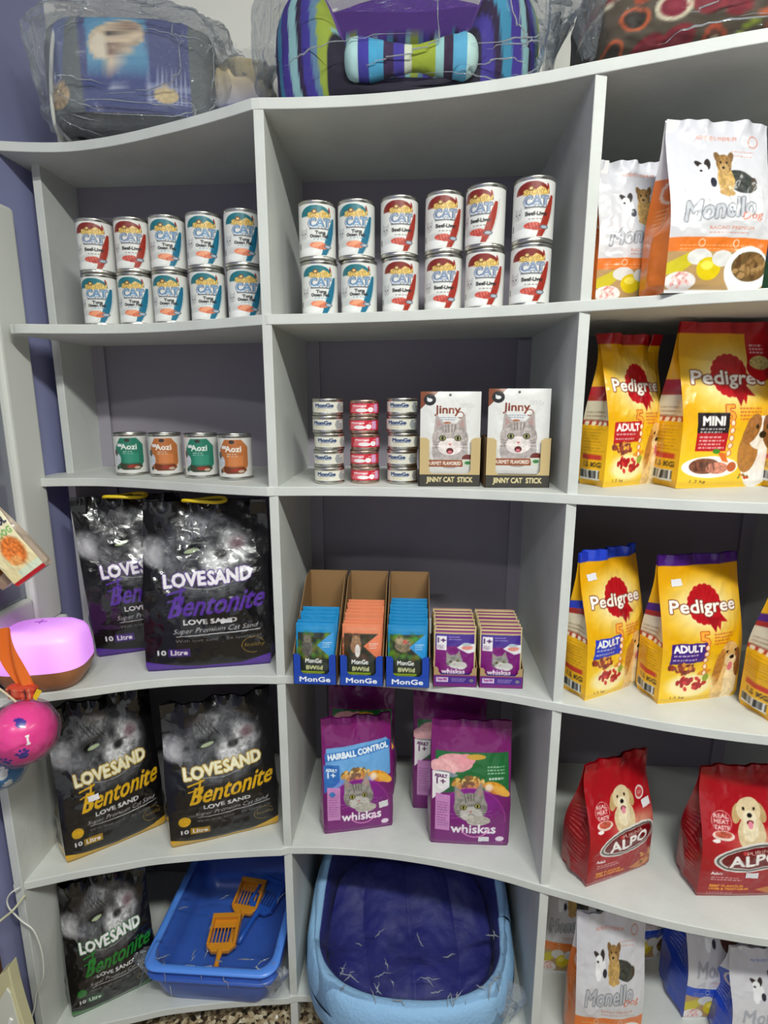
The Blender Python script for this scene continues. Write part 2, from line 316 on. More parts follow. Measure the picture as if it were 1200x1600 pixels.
def art_pedigree(seal, box, mini=False):
    A = 1.66; c = Cv(A, (240, 182, 12), 200); c.vgrad(0, A, (236, 182, 14), (226, 160, 6))
    c.ell(.50, 1.08, .36, .27, (252, 240, 190), soft=.55, alpha=.95)
    c.ell(.50, .2, .7, .35, (250, 214, 70), soft=.5, alpha=.6)
    red = (186, 20, 32)
    for k in range(18): a = k*2*PI/18; c.ell(.50+.165*math.cos(a), 1.12+.17*math.sin(a), .045, .045, red)
    c.ell(.50, 1.12, .17, .175, red); c.poly([(.56, 1.00), (.66, .84), (.68, .93), (.77, .92), (.63, 1.08)], red); c.poly([(.50, .98), (.60, .82), (.66, .98)], (160, 12, 26))
    for k in range(14): a = k*2*PI/14; c.line([(.5+.09*math.cos(a), 1.12+.09*math.sin(a)), (.5+.155*math.cos(a), 1.12+.16*math.sin(a))], .008, (150, 8, 20), .7)
    c.text('Pedigree', .50, 1.08, .80, .17, (252, 246, 236), bold=.011, out=((120, 50, 30), .012))
    c.text('5', .47, .75, .11, .16, (246, 170, 60), bold=.01, out=((200, 80, 40), .012)); c.fine(.58, .86, .80, 4, .035, .018, (206, 96, 40), 3)
    dx = .80 if not mini else .84
    if not mini: p_retr(c, dx, .55, .36)
    else:
        c.ell(.86, .30, .20, .30, (244, 240, 236), fur=.04); c.ell(.72, .38, .12, .22, (176, 120, 60), fur=.15); c.ell(.86, .56, .17, .17, (240, 234, 226), fur=.04)
        c.ell(.74, .60, .09, .16, (160, 104, 54), rot=-.5, fur=.2); c.ell(.97, .56, .09, .18, (130, 84, 48), rot=.3, fur=.2); c.ell(.88, .54, .045, .035, (25, 20, 20)); c.ell(.80, .62, .022, .024, (20, 15, 12)); c.ell(.94, .62, .022, .024, (20, 15, 12))
    if mini:
        c.rect(.14, .56, .46, .76, (38, 30, 34)); c.text('MINI', .30, .68, .22, .085, (245, 240, 235), bold=.008); c.fine(.17, .44, .60, 2, .03, .014, (230, 225, 220), 8)
        c.rect(.14, .38, .46, .56, box); c.fine(.17, .44, .52, 4, .035, .014, (250, 225, 220), 5)
        c.ell(.33, .22, .30, .11, (250, 248, 240)); c.ell(.26, .23, .16, .08, (120, 70, 50), fur=.4); c.ell(.40, .21, .12, .06, (206, 130, 105), fur=.3)
        for q in range(4): c.line([(.16+.06*q, .27), (.19+.06*q, .19)], .012, (60, 35, 30), .7)
        c.poly([(.36, .38), (.46, .36), (.52, .26), (.44, .28)], (225, 110, 30)); c.ell(.56, .22, .05, .05, (190, 90, 40)); c.ell(.36, .38, .04, .025, (70, 140, 40))
        c.rect(.72, 1.20, 1.0, A, (188, 22, 32)); c.ell(.88, 1.20, .17, .13, (188, 22, 32)); c.ell(.88, 1.25, .13, .07, (206, 190, 120), fur=.3); c.fine(.76, .97, 1.42, 3, .035, .018, (245, 215, 215), 2)
        p_food(c, .72, .12, .08, [(176, 90, 40), (196, 60, 30), (110, 120, 40)], 4, 12, .3)
    else:
        c.poly([(.08, .48), (.50, .50), (.50, .72), (.10, .71)], box); c.text('ADULT', .29, .655, .34, .075, (250, 246, 240), bold=.009)
        c.fine(.12, .48, .58, 1, .03, .016, (240, 225, 230), 5); c.fine(.11, .48, .53, 1, .03, .014, (240, 225, 230), 6)
        c.ell(.36, .22, .28, .15, (250, 232, 170), soft=.2); p_food(c, .22, .42, .16, [(150, 60, 40), (196, 90, 50), (120, 50, 40), (226, 150, 60)], 9, 40, .35)
        p_food(c, .36, .25, .17, [(190, 30, 36), (210, 50, 50), (168, 20, 30)], 2, 26, .5); c.ell(.50, .37, .09, .03, (226, 150, 40), rot=.2); c.ell(.53, .30, .04, .05, (150, 170, 60))
    for k in range(5): c.ell(.50, .66-.075*k, .028, .032, (250, 226, 190)); c.ring(.50, .66-.075*k, .026, .030, .008, (206, 90, 50), n=14)
    c.text('1.5 kg' if not mini else '1.3 kg', .22, .07, .17, .04, (90, 60, 10)); c.rect(0, A*.925, 1, A, seal)
    return c.out()
def art_pedigree_side(seal):
    A = 4.0; c = Cv(A, (232, 176, 18), 60); c.rect(0, 2.35, 1, 2.62, seal); c.rect(0, 2.25, 1, 2.40, (160, 40, 34)); c.rect(0, 1.72, 1, 2.25, (214, 204, 180)); c.rect(0, 1.62, 1, 1.74, (176, 50, 40))
    c.fine(.1, .9, 1.95, 3, .1, .05, (150, 130, 110), 3); c.fine(.08, .95, 1.5, 9, .08, .02, (150, 110, 30), 1)
    for k in range(4): c.ell(.15+.23*k, 1.66, .08, .06, (236, 226, 200))
    c.rect(.15, .72, .85, .84, (196, 52, 40)); c.text('1.5 KG', .55, .58, .6, .12, (60, 44, 20), bold=.02); c.barcode(.08, .16, .82, .44); c.rect(0, 3.7, 1, A, seal); return c.out()
def art_alpo():
    A = 1.50; c = Cv(A, (158, 10, 22), 200); c.vgrad(0, A, (150, 8, 20), (170, 16, 28)); c.ell(.55, .72, .5, .4, (186, 22, 34), soft=.5, alpha=.8)
    c.ell(.70, .72, .34, .12, (240, 220, 170), soft=.5, alpha=.6)
    p_lab(c, .50, 1.02, .33); c.ell(.80, 1.02, .075, .075, (235, 215, 210)); c.ell(.80, 1.02, .055, .055, (200, 70, 70)); c.text('GO', .80, 1.02, .05, .03, (240, 230, 230))
    for k in range(3): c.text(('REAL', 'MEAT', 'TASTE')[k], .20, .98-.055*k, .15, .038, (236, 190, 186), bold=.004)
    c.ring(.20, .93, .10, .10, .007, (225, 160, 155)); c.ell(.21, .79, .11, .05, (240, 214, 200)); c.ell(.21, .80, .085, .035, (196, 90, 70), fur=.3); c.ell(.14, .73, .04, .02, (246, 240, 236))
    c.ell(.56, .55, .44, .175, (226, 222, 216), rot=.13); c.ell(.56, .55, .415, .155, (92, 88, 84), rot=.13); c.ell(.56, .55, .39, .135, (214, 210, 204), rot=.13); c.ell(.57, .555, .375, .125, (112, 12, 20), rot=.13)
    c.text('PURINA', .60, .635, .30, .042, (226, 206, 190), rot=.13, bold=.002); c.rect(.41, .60, .45, .64, (190, 60, 60))
    c.text('ALPO', .56, .535, .56, .135, (250, 248, 244), rot=.13, bold=.016, out=((120, 14, 20), .008))
    c.text('Adult', .17, .345, .12, .035, (240, 230, 226), bold=.003); c.fine(.12, .52, .29, 2, .03, .013, (226, 200, 196), 2)
    c.text('BEEF FLAVOUR', .30, .175, .36, .03, (226, 150, 30), bold=.004); c.text('LIVER & VEGETABLES', .33, .135, .42, .026, (226, 150, 30), bold=.003); c.fine(.10, .40, .08, 2, .028, .012, (226, 180, 176), 4)
    c.poly([(.62, .12), (.86, .20), (1, .30), (1, .10), (.8, .06)], (196, 120, 60)); p_food(c, .90, .20, .13, [(196, 130, 60), (170, 60, 30), (120, 70, 30), (214, 160, 90)], 8, 26, .8)
    c.rect(0, A*.93, 1, A, (150, 8, 20)); return c.out()
def art_alpo_side():
    A = 4.0; c = Cv(A, (140, 10, 20), 60); r = random.Random(3)
    for k in range(14): c.fine(.15, .9, 2.3-.13*k, 1, .1, .035, (206, 120, 116), k)
    return c.out()
def art_monello(band, dogs=True):
    A = 1.55; c = Cv(A, (232, 230, 234), 200); c.vgrad(0, A, (216, 214, 214), (206, 205, 213))
    red = (206, 120, 96); blu = band[2] > 120
    c.text('ALIMENTO PREMIUM', .46, 1.38, .40, .035, red if not blu else (90, 110, 190)); c.ring(.83, 1.36, .05, .05, .009, red if not blu else (90, 110, 190))
    c.fine(.60, .86, 1.26, 2, .04, .012, red, 7, .5)
    c.ell(.33, 1.02, .07, .09, (238, 238, 240)); c.ell(.28, 1.13, .025, .05, (46, 38, 38), rot=.9); c.ell(.355, 1.13, .03, .055, (46, 38, 38), rot=-.2); c.ell(.31, 1.09, .045, .045, (240, 240, 240)); c.ell(.29, 1.07, .014, .012, (40, 30, 30)); c.ell(.39, .96, .03, .045, (40, 40, 56)); c.ell(.30, .95, .04, .07, (244, 244, 246))
    if not blu:
        c.ell(.67, .98, .16, .10, (58, 62, 58), rot=-.35, fur=.5); c.ell(.80, .96, .035, .06, (70, 60, 50)); c.ell(.52, .99, .085, .16, (198, 160, 96), fur=.25); c.ell(.46, 1.20, .03, .055, (120, 88, 50), rot=.3); c.ell(.585, 1.20, .03, .055, (120, 88, 50), rot=-.3)
        c.ell(.52, 1.14, .08, .09, (150, 112, 62), fur=.4); c.ell(.52, 1.10, .05, .05, (186, 150, 96), fur=.3); c.ell(.51, 1.105, .016, .012, (25, 20, 18)); c.ell(.485, 1.155, .01, .01, (20, 16, 12)); c.ell(.55, 1.155, .01, .01, (20, 16, 12)); c.ell(.48, .87, .035, .025, (190, 150, 90)); c.ell(.57, .87, .035, .025, (190, 150, 90))
    else:
        c.ell(.66, 1.02, .17, .16, (92, 56, 48), fur=.3); c.ell(.60, 1.18, .09, .10, (86, 52, 46), fur=.3); c.ell(.57, 1.15, .02, .015, (20, 15, 15)); c.ell(.50, 1.20, .03, .07, (66, 40, 36), rot=.4)
    c.text('Monello', .47, .73, .68, .17, (186, 188, 194), rot=.10, shear=.25, bold=.010, out=((104, 106, 114), .010)) if not blu else c.text('Monello', .47, .73, .68, .17, (170, 172, 180), rot=.10, shear=.25, bold=.012)
    c.text('Dog', .78, .665, .22, .085, (214, 96, 70) if not blu else (80, 100, 190), rot=.12, shear=.3, bold=.002)
    c.text('RACAO PREMIUM', .58, .56, .44, .03, red); c.fine(.36, .78, .52, 1, .03, .012, red, 3, .6)
    c.rect(0, .36, 1, .48, band); c.ring(.30, .43, .028, .032, .007, (240, 225, 210)); c.ring(.64, .43, .025, .03, .007, (240, 225, 210)); c.fine(.10, .9, .41, 2, .03, .008, (240, 205, 170), 3, .5)
    c.rect(0, .02, 1, .36, (182, 146, 96)); c.poly([(0, .26), (.22, .36), (.30, .30), (.12, .16), (0, .16)], (206, 190, 40)); c.ell(.30, .31, .12, .07, (222, 220, 216)); c.ell(.40, .21, .12, .10, (222, 196, 20)); c.ell(.38, .24, .06, .04, (245, 226, 90)); c.ell(.52, .30, .10, .07, (220, 218, 214)); c.ell(.14, .10, .15, .085, (236, 228, 226)); p_food(c, .13, .11, .10, [(232, 176, 170), (240, 200, 190), (214, 140, 140)], 5, 26, .6)
    c.ell(.80, .20, .24, .21, (236, 236, 238)); c.ell(.82, .235, .195, .13, (108, 84, 48)); p_food(c, .82, .235, .17, [(140, 106, 62), (116, 84, 46), (168, 132, 84), (92, 66, 38)], 6, 70, .62); c.rect(0, 0, 1, .03, (236, 234, 236))
    return c.out()
def art_monello_side(band):
    A = 4.0; c = Cv(A, (226, 224, 226), 60); c.rect(0, 0, 1, 2.75, band); c.ring(.5, 2.45, .26, .26, .06, (240, 220, 200), n=30); c.fine(.2, .85, 2.05, 5, .1, .03, (240, 210, 180), 5, .6); c.fine(.2, .85, 3.2, 2, .12, .05, (200, 120, 96), 6); return c.out()
def art_lovesand(acc):
    A = 1.42; c = Cv(A, (14, 13, 15), 220); r = random.Random(5)
    # grey tabby face with closed eye
    c.ell(.10, 1.00, .14, .12, (150, 150, 154), soft=.2, fur=.3, rot=-.5); c.poly([(.02, 1.10), (.20, 1.02), (.16, .84), (.05, .92)], (128, 128, 132)); c.ell(.12, .98, .08, .07, (176, 174, 178), soft=.3)
    c.ell(.50, .98, .36, .30, (104, 104, 108), soft=.16, fur=.7); c.ell(.52, .78, .30, .16, (64, 64, 67), soft=.3, fur=.6); c.poly([(.26, 1.18), (.34, 1.30), (.48, 1.24)], (92, 92, 96)); c.ell(.62, 1.20, .16, .07, (58, 58, 62), soft=.3, fur=.6, rot=-.3)
    c.ell(.40, 1.17, .16, .08, (110, 110, 112), soft=.3, fur=.5, rot=.2); c.ell(.64, 1.0, .17, .15, (168, 168, 170), soft=.3, fur=.5); c.ell(.58, .90, .10, .07, (190, 190, 192), soft=.4, fur=.4)
    for k in range(5): c.line([(.30+.05*k, 1.20-.02*k), (.36+.05*k, 1.10-.01*k)], .016, (38, 38, 40), .7)
    for k in range(90):
        a = r.random()*2*PI; q = .1+.16*r.random(); x = .47+q*math.cos(a)*1.1; y = .97+q*math.sin(a); g = r.choice([25, 35, 160, 190]); c.line([(x, y), (x+.03*math.cos(a)+.01, y+.05*math.sin(a))], .006, (g, g, g+2), .5)
    for k in range(40): x = .55+.1*r.random(); c.line([(x, 1.0-.06*r.random()), (x-.10+.16*r.random(), .80+.05*r.random())], .005, (205, 205, 206), .55)
    c.ell(.38, 1.02, .14, .07, (30, 30, 32), rot=.22, soft=.4, alpha=.8); c.ell(.38, 1.01, .09, .032, (10, 10, 10), rot=.22); c.ell(.39, 1.0, .06, .017, (158, 172, 136), rot=.22); c.ell(.62, .97, .05, .035, (40, 38, 40), soft=.4, rot=.3); c.ell(.56, 1.10, .05, .09, (60, 60, 63), soft=.5, fur=.5, rot=.4); c.ell(.75, 1.05, .055, .05, (112, 90, 98), soft=.6, fur=.3, rot=.6); c.ell(.16, 1.2, .2, .1, (14, 13, 15), soft=.6, alpha=.6)
    c.ring(.48, .92, .36, .22, .006, (165, 165, 168), PI*1.1, PI*1.9)
    for k in range(26): a = PI*(1.15+.7*r.random()); q = .9+.28*r.random(); c.line([(.5+.33*math.cos(a)*q, .86+.2*math.sin(a)*q), (.5+.33*math.cos(a+.25)*q, .86+.2*math.sin(a+.25)*q)], .008, (96, 96, 100), .5)
    lt = tuple(int(255-(255-a)*.22) for a in acc)
    for w_, x_, y_, wd in (('LOVE', .335, .775, .33), ('SAND', .69, .80, .34)): c.text(w_, x_, y_, wd, .105, (236, 232, 236) if acc[0] < 150 or acc[2] > 90 else (238, 232, 200), rot=.08, bold=.013, out=(tuple(int(a*.8) for a in acc), .008))
    c.text('Bentonite', .60, .585, .74, .16, acc, rot=.08, shear=.45, bold=.007); c.line([(.20, .66), (.34, .70)], .016, acc); c.line([(.20, .60), (.33, .64)], .012, acc); c.line([(.27, .50), (.31, .70)], .018, acc)
    c.text('LOVE SAND', .53, .435, .42, .042, (226, 224, 226), rot=.02, bold=.006)
    c.text('Super Premium Cat Sand', .57, .36, .66, .055, (206, 204, 206), rot=.03, shear=.4, bold=.002); c.line([(.26, .315), (.92, .335)], .007, (220, 218, 220))
    c.text('With love sand    Be lovely cat', .59, .275, .68, .036, (136, 134, 138), rot=.02)
    c.text('10', .135, .17, .065, .042, (220, 220, 222), bold=.004); c.rect(.185, .135, .36, .205, tuple(int(a*.75) for a in acc)); c.text('Litre', .272, .17, .13, .042, (226, 220, 226), bold=.004)
    if acc[0] > 150 or acc[1] > acc[2]: c.ell(.14, .285, .055, .055, acc, fur=.1)
    gold = (150, 120, 50); c.ring(.86, .20, .09, .07, .006, gold, .4, 5.0); c.text('Healthy', .86, .20, .19, .045, gold, shear=.2, bold=.002)
    c.poly([(0, 0), (1, 0), (1, .11), (.75, .045), (.45, .035), (.2, .06), (0, .095)], acc); c.rect(0, 0, 1, .02, tuple(int(a*.7) for a in acc))
    return c.out()
def art_lovesand_side(acc):
    A = 4.0; c = Cv(A, (15, 14, 16), 50); c.rect(0, 0, 1, .42, tuple(int(a*.8) for a in acc)); c.ell(.5, 2.4, .4, .5, tuple(int(a*.6) for a in acc), soft=.3, alpha=.8); c.ell(.4, 1.2, .3, .4, tuple(int(a*.4) for a in acc), soft=.3, alpha=.7); return c.out()
def art_whiskas(kind):
    A = 1.58; P = (116, 22, 102); c = Cv(A, P, 200); c.vgrad(0, A, (104, 14, 98), (126, 28, 106))
    if kind == 'blue':
        c.poly([(.02, .66)]+[(x, 1.18+.09*x) for x in np.linspace(.06, .92, 8)]+[(.96, 1.20), (.97, .80)], (106, 166, 222)); c.poly([(.04, 1.02), (.97, 1.13), (.97, 1.23), (.04, 1.12)], (40, 112, 190))
        c.text('HAIRBALL CONTROL', .51, 1.125, .86, .07, (240, 246, 252), rot=.115, bold=.010)
        c.poly([(.02, .62), (.02, .98), (.24, .98), (.24, .78)], (42, 108, 186))
    else:
        c.poly([(.04, .70)]+[(x, 1.20) for x in np.linspace(.06, .96, 8)]+[(.98, .68), (.6, .8)], (26, 104, 50)); c.ell(.30, 1.08, .22, .10, (228, 158, 164), fur=.08); c.ell(.16, 1.02, .17, .09, (236, 176, 178), fur=.08); c.ell(.17, .945, .16, .03, (130, 140, 150)); c.ell(.44, 1.12, .11, .06, (230, 150, 160)); c.ell(.56, 1.15, .12, .03, (206, 160, 50))
        c.fine(.70, .93, 1.04, 3, .035, .013, (190, 220, 190), 3); c.fine(.72, .92, .91, 1, .03, .025, (240, 245, 240), 3)
        c.poly([(.02, .62), (.02, .96), (.23, .96), (.23, .80)], (236, 232, 232))
    p_food(c, .46, .85, .20, [(206, 150, 60), (160, 110, 50), (226, 190, 110), (120, 90, 50)], 3, 70, .36); c.ell(.80, .80, .15, .07, (226, 150, 40), rot=-.35, fur=.15); c.ell(.88, .76, .12, .05, (240, 180, 70), rot=-.5); c.ell(.72, .81, .05, .045, (255, 240, 200), soft=.4)
    tc = (240, 246, 252) if kind == 'blue' else (90, 20, 84)
    c.text('ADULT', .125, .915, .15, .035, tc, bold=.003); c.text('1+', .125, .855, .11, .065, tc, bold=.006)
    t = np.linspace(0, PI, 30); c.poly([(.50+.44*math.cos(a), .36+.44*math.sin(a)) for a in t]+[(.06, 0), (.94, 0)], (122, 20, 116))
    c.line([(.50+.44*math.cos(a), .36+.44*math.sin(a)) for a in t], .008, (176, 60, 160)); c.ell(.5, .6, .3, .2, (150, 40, 170), soft=.5, alpha=.5)
    c.rect(.06, .22, .24, .70, (206, 138, 198)); c.fine(.08, .22, .60, 10, .035, .012, (130, 60, 130), 3)
    if kind == 'blue': c.ell(.13, .61, .04, .035, (60, 120, 190))
    p_cat(c, .50, .53, .42, (148, 144, 138), (84, 80, 76), rot=.12); c.ell(.60, .38, .15, .07, (190, 184, 174), fur=.2)
    c.text('whiskas', .54, .26, .56, .125, (248, 244, 248), rot=.0, bold=.012); c.ring(.56, .27, .17, .13, .014, (236, 150, 206), PI, 2*PI)
    c.ell(.88, .12, .055, .035, (236, 220, 236)); c.text('1.1kg', .88, .07, .09, .02, (230, 200, 230)); c.rect(0, A*.94, 1, A, (104, 14, 90)); return c.out()
def art_whiskas_side():
    A = 4.0; c = Cv(A, (100, 16, 88), 50); c.rect(.2, .8, .85, 2.3, (150, 96, 150)); c.fine(.25, .8, 2.2, 12, .11, .03, (90, 40, 90), 3); c.rect(.2, 2.4, .8, 2.9, (206, 196, 200)); return c.out()

def art_cat_can(kind):
    circ = 1.0; A = .455; c = Cv(A, (226, 226, 222), 300); tuna = kind == 'tuna'; C1 = (26, 112, 124) if tuna else (128, 34, 22); C2 = (14, 108, 140) if tuna else (158, 42, 24); X = .50
    for k in range(6): c.ell(.40+.02*k, .10, .05, .03, (205, 206, 204), soft=.5, alpha=.5)
    t = np.linspace(0, PI, 24); c.poly([(X-.03+.14*math.cos(a), .355+.085*math.sin(a)) for a in t]+[(X-.17, .345), (X+.11, .345)], C1)
    c.poly([(X-.11, .345), (X-.06, .385), (X+.0, .375), (X+.03, .40), (X+.07, .385), (X+.11, .35), (X+.06, .33), (X-.06, .325)], (228, 196, 120)); c.text('Special', X, .357, .20, .045, (236, 208, 120), shear=.3, rot=.05, bold=.004, out=((150, 100, 30), .003)); c.ell(X-.04, .385, .024, .02, (120, 70, 30)); c.ell(X-.04, .385, .013, .011, (230, 200, 130))
    c.ell(X+.095, .405, .008, .022, (150, 30, 30), rot=.3)
    # side swoosh
    a = np.linspace(0, 1, 14); c.poly([(X+.150-.09*q*q, .34-.33*q) for q in a]+[(X+.125-.11*q*q-.035*math.sin(PI*q), .34-.33*q) for q in a[::-1]], C2); c.line([(X+.165-.09*q*q, .36-.33*q) for q in a], .010, (196, 198, 196))
    c.text('CAT', X+.005, .285, .19, .08, (236, 238, 240), bold=.010, out=((52, 66, 96), .007)); c.text('CAT', X+.005, .289, .185, .07, (96, 140, 180) if tuna else (120, 138, 170), bold=.002); c.rect(X-.085, .232, X+.085, .245, (110, 112, 116))
    if tuna: c.text('Tuna', X+.01, .205, .09, .026, (40, 40, 44), bold=.003); c.text('Ocean Fish', X+.0, .175, .16, .026, (40, 40, 44), bold=.003)
    else: c.text('Beef-Liver', X+.01, .190, .17, .030, (40, 36, 36), bold=.003)
    c.fine(X-.05, X+.08, .148, 1, .02, .009, (110, 150, 170) if tuna else (120, 110, 110), 4)
    c.ell(X-.145, .19, .045, .045, (206, 206, 204), fur=.1); c.poly([(X-.18, .20), (X-.175, .255), (X-.15, .225)], (196, 196, 194)); c.poly([(X-.13, .225), (X-.105, .25), (X-.108, .20)], (196, 196, 194)); c.ell(X-.16, .195, .007, .006, (60, 60, 60)); c.ell(X-.127, .195, .007, .006, (60, 60, 60)); c.ell(X-.143, .178, .005, .004, (120, 90, 90))
    c.ell(X+.0, .09, .085, .030, (224, 120, 84) if tuna else (196, 70, 56), rot=-.1, fur=.25); c.ell(X-.02, .10, .05, .02, (240, 160, 120) if tuna else (214, 100, 84), rot=.3)
    if not tuna:
        for k in range(5): c.line([(X-.05+.025*k, .115), (X-.035+.025*k, .07)], .006, (130, 30, 24), .7)
    c.ell(X+.075, .085, .036, .018, (70, 82, 100)); c.ell(X+.075, .085, .028, .012, (170, 180, 190)); c.ell(X-.09, .045, .09, .03, (238, 238, 236)); c.rect(X-.21, .07, X-.19, .12, (100, 100, 100))
    # turned-away side
    c.fine(.80, .95, .36, 14, .022, .008, (120, 120, 124), 7); c.barcode(.05, .06, .18, .2); c.fine(.05, .2, .36, 7, .02, .008, (120, 120, 124), 9); return c.out()
def art_aozi(col, dk):
    A = .34; c = Cv(A, (220, 218, 214), 300); X = .5
    c.poly([(X-.12, .04), (X-.15, .10), (X-.15, .24), (X-.09, .325), (X+.07, .325), (X+.135, .26), (X+.135, .10), (X+.08, .03)], col)
    c.ell(X-.02, .305, .026, .016, (50, 44, 40)); c.text('Aozi', X-.01, .245, .15, .05, (238, 238, 232), bold=.003); c.fine(X-.07, X+.07, .20, 2, .018, .008, (225, 235, 225), 2); c.rect(X-.06, .10, X+.08, .185, tuple(min(255, int(a*1.12+10)) for a in col), .7)
    c.poly([(X-.11, .05), (X-.12, .10), (X-.02, .085), (X+.09, .09), (X+.12, .06), (X+.08, .03), (X-.08, .03)], dk); c.ell(X+.02, .062, .06, .016, (150, 46, 24)); c.ell(X+.06, .05, .03, .012, (190, 170, 150)); c.ell(X-.13, .13, .035, .05, (196, 200, 210), fur=.2); c.ell(X-.15, .19, .02, .03, (90, 86, 84)); c.ell(X-.14, .05, .018, .018, (60, 60, 60))
    c.rect(X-.125, .245, X-.075, .272, (230, 226, 230)); c.fine(.72, .9, .26, 9, .022, .008, (110, 110, 110), 7); c.barcode(.08, .06, .2, .16); return c.out()
def art_monge_can(red):
    A = .16; c = Cv(A, (222, 220, 206) if not red else (206, 44, 62), 260); X = .5
    if red:
        c.poly([(.30, .02), (.36, .14), (.52, .15), (.48, .02)], (226, 110, 120)); c.ell(.46, .05, .07, .03, (240, 236, 236)); c.ell(.56, .06, .035, .04, (244, 240, 242)); c.rect(.60, .02, .66, .15, (212, 150, 200)); c.text('Monge', .43, .115, .16, .032, (245, 240, 240), bold=.003); c.fine(.56, .70, .12, 3, .03, .009, (250, 220, 220), 2)
    else:
        for X in (.44, .9): c.text('MonGe', X, .108, .20, .052, (56, 74, 112), bold=.006, out=((180, 185, 195), .004)); c.rect(X-.09, .066, X+.09, .074, (70, 90, 130)); c.fine(X-.08, X+.07, .05, 2, .020, .008, (190, 160, 90), 2)
        c.poly([(.60, .01), (.58, .08), (.60, .15), (.68, .15), (.70, .01)], (150, 156, 156)); c.ell(.66, .12, .02, .016, (210, 210, 206)); c.fine(.66, .75, .06, 3, .02, .008, (200, 205, 205), 3)
    return c.out()
def art_jinny():
    A = 1.42; c = Cv(A, (222, 221, 218), 200); c.poly([(0, A), (.30, A), (0, 1.12)], (128, 70, 44)); c.ell(.155, 1.28, .10, .095, (34, 34, 38)); c.ell(.155, 1.275, .045, .03, (226, 226, 226)); c.poly([(.11, 1.28), (.11, 1.33), (.15, 1.29)], (226, 226, 226)); c.ell(.49, 1.36, .022, .022, (80, 78, 76))
    c.text('Jinny', .45, 1.10, .42, .17, (124, 52, 30), bold=.010); c.ring(.66, 1.03, .055, .05, .014, (124, 52, 30), -2.2, 2.4); c.fine(.26, .62, .985, 2, .035, .014, (120, 130, 160), 3); c.ell(.45, .895, .065, .022, (170, 96, 60)); c.fine(.66, .90, 1.22, 3, .03, .012, (170, 168, 166), 5)
    c.ell(.50, .42, .30, .30, (176, 166, 164), fur=.15); p_cat(c, .50, .58, .60, (176, 166, 162), (116, 104, 100), (150, 150, 90), mouth=True)
    c.rect(.04, .15, .72, .27, (150, 84, 50)); c.text('GOURMET FLAVORED', .38, .21, .62, .06, (236, 226, 216), bold=.006); c.ell(.80, .29, .10, .075, (110, 46, 40)); c.poly([(.70, .28), (.90, .28), (.86, .14), (.74, .14)], (210, 214, 200)); c.ell(.80, .22, .05, .03, (60, 130, 70)); return c.out()
def art_wild(kind):
    A = 1.45; base = {'blue': (24, 136, 196), 'orange': (226, 132, 92), 'blue2': (22, 132, 190)}[kind]; c = Cv(A, base, 110); c.rect(.05, .16, .93, 1.22, (44, 50, 40))
    r = random.Random(len(kind))
    for k in range(50): c.ell(.05+.85*r.random(), .6+.6*r.random(), .07, .06, (60+r.random()*80, 100+r.random()*70, 40) if kind != 'orange' else (60+r.random()*40, 44+r.random()*24, 30), soft=.5, alpha=.5)
    if kind == 'blue': c.ell(.30, .86, .14, .24, (96, 92, 84), fur=.3); c.ell(.30, 1.06, .10, .09, (120, 112, 98), fur=.3); c.poly([(.21, 1.10), (.22, 1.2), (.28, 1.13)], (110, 100, 86)); c.poly([(.39, 1.10), (.38, 1.2), (.32, 1.13)], (110, 100, 86))
    elif kind == 'orange': c.ell(.36, .92, .14, .2, (150, 110, 80), fur=.3); c.ell(.40, .80, .07, .16, (226, 220, 214)); c.ell(.36, 1.08, .11, .10, (160, 124, 92), fur=.3); c.poly([(.26, 1.12), (.27, 1.22), (.34, 1.15)], (130, 90, 60)); c.poly([(.46, 1.12), (.45, 1.22), (.38, 1.15)], (130, 90, 60))
    else: c.ell(.40, .96, .22, .17, (130, 116, 92), fur=.5); c.ell(.30, 1.08, .10, .09, (170, 150, 120), fur=.3); c.ell(.44, 1.05, .06, .05, (190, 90, 70)); c.poly([(.24, 1.12), (.26, 1.22), (.33, 1.14)], (120, 100, 80))
    c.poly([(.55, .92), (.93, 1.22), (.97, 1.22), (.97, .62), (.93, .60)], {'blue': (60, 150, 214), 'orange': (232, 128, 90), 'blue2': (50, 150, 216)}[kind]); c.fine(.70, .94, .98, 3, .05, .02, (235, 240, 245), 4)
    c.text('MonGe', .46, .53, .42, .10, (240, 240, 236), bold=.010); c.text('BWild', .48, .36, .42, .10, (220, 220, 160), bold=.008); c.rect(.10, .22, .74, .27, (150, 176, 40)); c.fine(.12, .72, .20, 1, .04, .02, (220, 220, 200), 4); c.rect(.1, 1.30, .9, 1.36, tuple(int(a*.8+40) for a in base), .6); return c.out()
